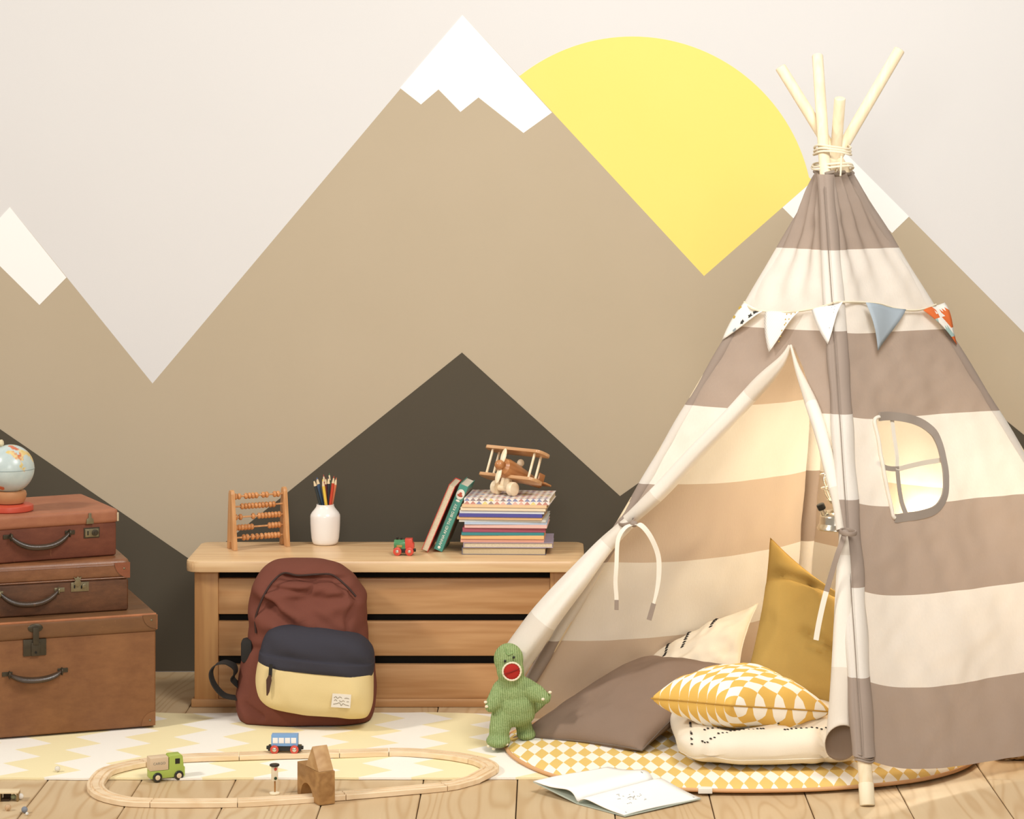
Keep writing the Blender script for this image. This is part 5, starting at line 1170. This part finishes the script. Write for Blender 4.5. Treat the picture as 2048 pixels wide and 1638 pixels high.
cpt = cpath[int(21*KK)]
cg = thing('toy_carriage', 'blue wooden toy railway carriage with four white windows on the back track', 'toy train', (cpt.x, cpt.y, TH+zg(cpt.x, cpt.y)-.0008), -.005)
wheels(cg, (-.0245, .0245), .0105, .006, .0105, M_RED, M_STEEL, .0055)
bm = nb(); box2(bm, (-.041, -.011, .006), (.041, .011, .0185), .002); obj('chassis', bm, M_TBK, cg)
for s in (-1, 1):
    bm = nb(); cyl(bm, (s*.040, 0, .0125), (s*.0455, 0, .0125), .0045, seg=14, bev=.001); obj('coupling', bm, M_TBK, cg)
bm = nb(); box2(bm, (-.0325, -.0125, .0185), (.0325, .0125, .046), .0012); cb_ = obj('body', bm, M_BLUE, cg)
M_CWIN = flat('toy window white', '#efe9e4', .5)
for q in range(4):
    x = -.0225+.015*q; bm = nb(); box(bm, (x, -.0127, .0325), (.0128, .0009, .0135), .0004); obj('window', bm, M_CWIN, cb_)

cc = G(326, 1560, 0); tk = thing('toy_truck', 'green wooden toy lorry with cargo box inside the track loop', 'toy truck', (cc.x+.005, cc.y+.002, .0003), math.radians(24))
M_LIM = flat('lorry lime green', '#a8bb57', .35, 0, .03); M_CRG = flat('lorry cargo box', '#d9c1a0', .5, 0, .03)
for x in (-.0235, .0285):
    for s in (-1, 1):
        bm = nb(); cyl(bm, (x, s*.0150, .0115), (x, s*.0205, .0115), .0115, seg=28, bev=.0022); wh = obj('wheel', bm, flat('lorry tyre', '#1f1e1b', .2, 0, .02, 30, .8) if 'lorry tyre' not in bpy.data.materials else bpy.data.materials['lorry tyre'], tk)
        bm = nb(); cyl(bm, (x, s*.0200, .0115), (x, s*.0212, .0115), .0060, seg=18, bev=.0004); obj('hub', bm, M_RAW, wh)
bm = nb(); prism(bm, [(-.040, .008), (.044, .008), (.044, .030), (.041, .032), (.0385, .056), (.035, .060), (.008, .060), (.005, .057), (.005, .0265), (-.040, .0265)], .033, Matrix(((1, 0, 0, 0), (0, 0, -1, .0165), (0, 1, 0, 0), (0, 0, 0, 1))), bev=.0018); bd2 = obj('body', bm, M_LIM, tk)
for s in (-1, 1):
    bm = nb(); box(bm, (.0255, s*.0166, .0455), (.0115, .0012, .0125), .0005); obj('cab_window', bm, M_TBK, bd2)
bm = nb(); box2(bm, (-.0405, -.0160, .0272), (.0035, .0160, .0575), .0008); cb2 = obj('cargo_box', bm, M_CRG, tk)
bm = nb(); textbm(bm, 'CARGO', .0085, Matrix(((1, 0, 0, -.0185), (0, 0, -1, -.0161), (0, 1, 0, .0435), (0, 0, 0, 1))), .0002); tag(obj('lettering', bm, flat('cargo lettering', '#7b7d74', .7), cb2), 'grey CARGO lettering')

sgp = G(549, 1588, 0); sg_ = thing('toy_signal', 'toy railway signal post with black cap standing beside the track', 'toy signal', (sgp.x, sgp.y, .0003), .35)
M_SIG = flat('signal cream', '#f0e3c4', .45)
bm = nb(); lathe(bm, [(.0115, 0), (.012, .001), (.0115, .0035), (.004, .0045)], 24); obj('base', bm, M_SIG, sg_)
bm = nb(); cyl(bm, (.001, 0, .004), (.001, 0, .036), .0019, seg=10); obj('rod', bm, flat('signal rod brown', '#a8743c', .4), sg_)
bm = nb(); box2(bm, (-.0065, -.006, .031), (.0065, .006, .0655), .001); hd = obj('signal_head', bm, M_SIG, sg_)
bm = nb(); cyl(bm, (0, 0, .065), (0, 0, .0695), .0115, seg=26, bev=.0012); obj('cap', bm, M_TBK, sg_)
bm = nb(); cyl(bm, (.001, -.0058, .059), (.001, -.0072, .059), .0036, seg=16, bev=.0003); tag(obj('red_lamp', bm, M_RED, hd), 'red signal lamp')
bm = nb(); cyl(bm, (.001, -.0058, .0375), (.001, -.0072, .0375), .0036, seg=16, bev=.0003); tag(obj('green_lamp', bm, flat('signal dark green', '#2d4630', .4), hd), 'dark green signal lamp')
bm = nb(); box2(bm, (.0062, -.0055, .032), (.0068, .0055, .065)); obj('side_stripe', bm, flat('signal ochre', '#c9a04c', .5), hd)

M_BLK1 = wood('block oiled wood', '#8a6238', '#b48a56', 1, 34, .5, .35); M_BLK2 = wood('roof block wood', '#a97f50', '#c9a474', 1, 30, .5, .35)
p1 = G(638, 1612, 0); ex, ey = V((.875, .484, 0)).normalized(), V((-.484, .875, 0)).normalized(); yaw = math.atan2(ex.y, ex.x)
bl = nb(); L_, Wb, Hb = .126, .040, .0755
pl = [(0, 0), (.036, 0)]+[(.071-.035*math.cos(PI*i/14), .003+.033*math.sin(PI*i/14)) for i in range(15)]+[(.106, 0), (L_, 0), (L_, Hb), (0, Hb)]
prism(bl, pl, Wb, Matrix(((0, 0, 1, 0), (1, 0, 0, 0), (0, 1, 0, 0), (0, 0, 0, 1))), bev=.0016)
bl.transform(TR(p1.x, p1.y, .0003) @ RZ(yaw)); solo('arch_block', bl, M_BLK1, 'brown wooden arch block bridging the front track', 'toy block')
bl = nb(); prism(bl, [(0, 0), (.072, 0), (.036, .052)], .038, Matrix(((0, 0, 1, 0), (1, 0, 0, 0), (0, 1, 0, 0), (0, 0, 0, 1))), bev=.0016)
bl.transform(TR(p1.x, p1.y, Hb+.0006) @ RZ(yaw+.02) @ TR(.001, .004, 0)); solo('roof_block', bl, M_BLK2, 'triangular wooden roof block on top of the arch block', 'toy block')

# marbles and the little marble gate
def marble(u, v, r, hexc, lab, clear):
    k = N('marble glass '+lab[:14]); k.col(srgb(hexc)); k.set(.05, 0, .6); k.b.inputs['Transmission Weight'].default_value = clear; k.b.inputs['IOR'].default_value = 1.3
    p = G(u, v, r); bm = nb(); ball(bm, (p.x, p.y, r+.0003+(.006 if p.y > RUGF-.01 else 0)), r, seg=24); solo('marble', bm, k.m, lab, 'marble', 'loose glass marbles', 180)
marble(115, 1543, .0068, '#efe9de', 'white glass marble on the front edge of the rug', .3)
marble(41, 1593, .0072, '#f3ede2', 'white marble at the end of the little wooden gate', .1)
marble(16, 1615, .0075, '#e6c9a4', 'pale amber glass marble near the lower left corner', .55)
marble(49, 1619.5, .0072, '#9aa3b0', 'grey blue glass marble on a plank joint', .45)
marble(54, 1627.5, .0036, '#f0efe9', 'tiny clear marble touching the grey blue one', .3)  # glint by the grey blue marble, modelled as a small bead
marble(27, 1594, .0066, '#b9c4a2', 'greenish glass marble under the little wooden gate', .5)
mg = thing('marble_gate', 'low wooden marble gate with dark opening at the left frame edge', 'toy', G(0, 1604, 0), .03)
bm = nb(); box(bm, (-.012, .012, .0215), (.108, .034, .0035), .0008); obj('roof_board', bm, M_RAW, mg)
for x in (-.062, -.034, -.001+.024*0, .0395):
    bm = nb(); box(bm, (x, .014, .010), (.004, .028, .0195), .0006); obj('gate_wall', bm, flat('gate wood dark', '#8f7448', .5) if 'gate wood dark' not in bpy.data.materials else bpy.data.materials['gate wood dark'], mg)
bm = nb(); box(bm, (.012, .026, .010), (.018, .004, .0195)); box(bm, (.012, .014, .0035), (.018, .022, .003)); obj('dark_tray', bm, flat('gate tray brown', '#4a3524', .6), mg)
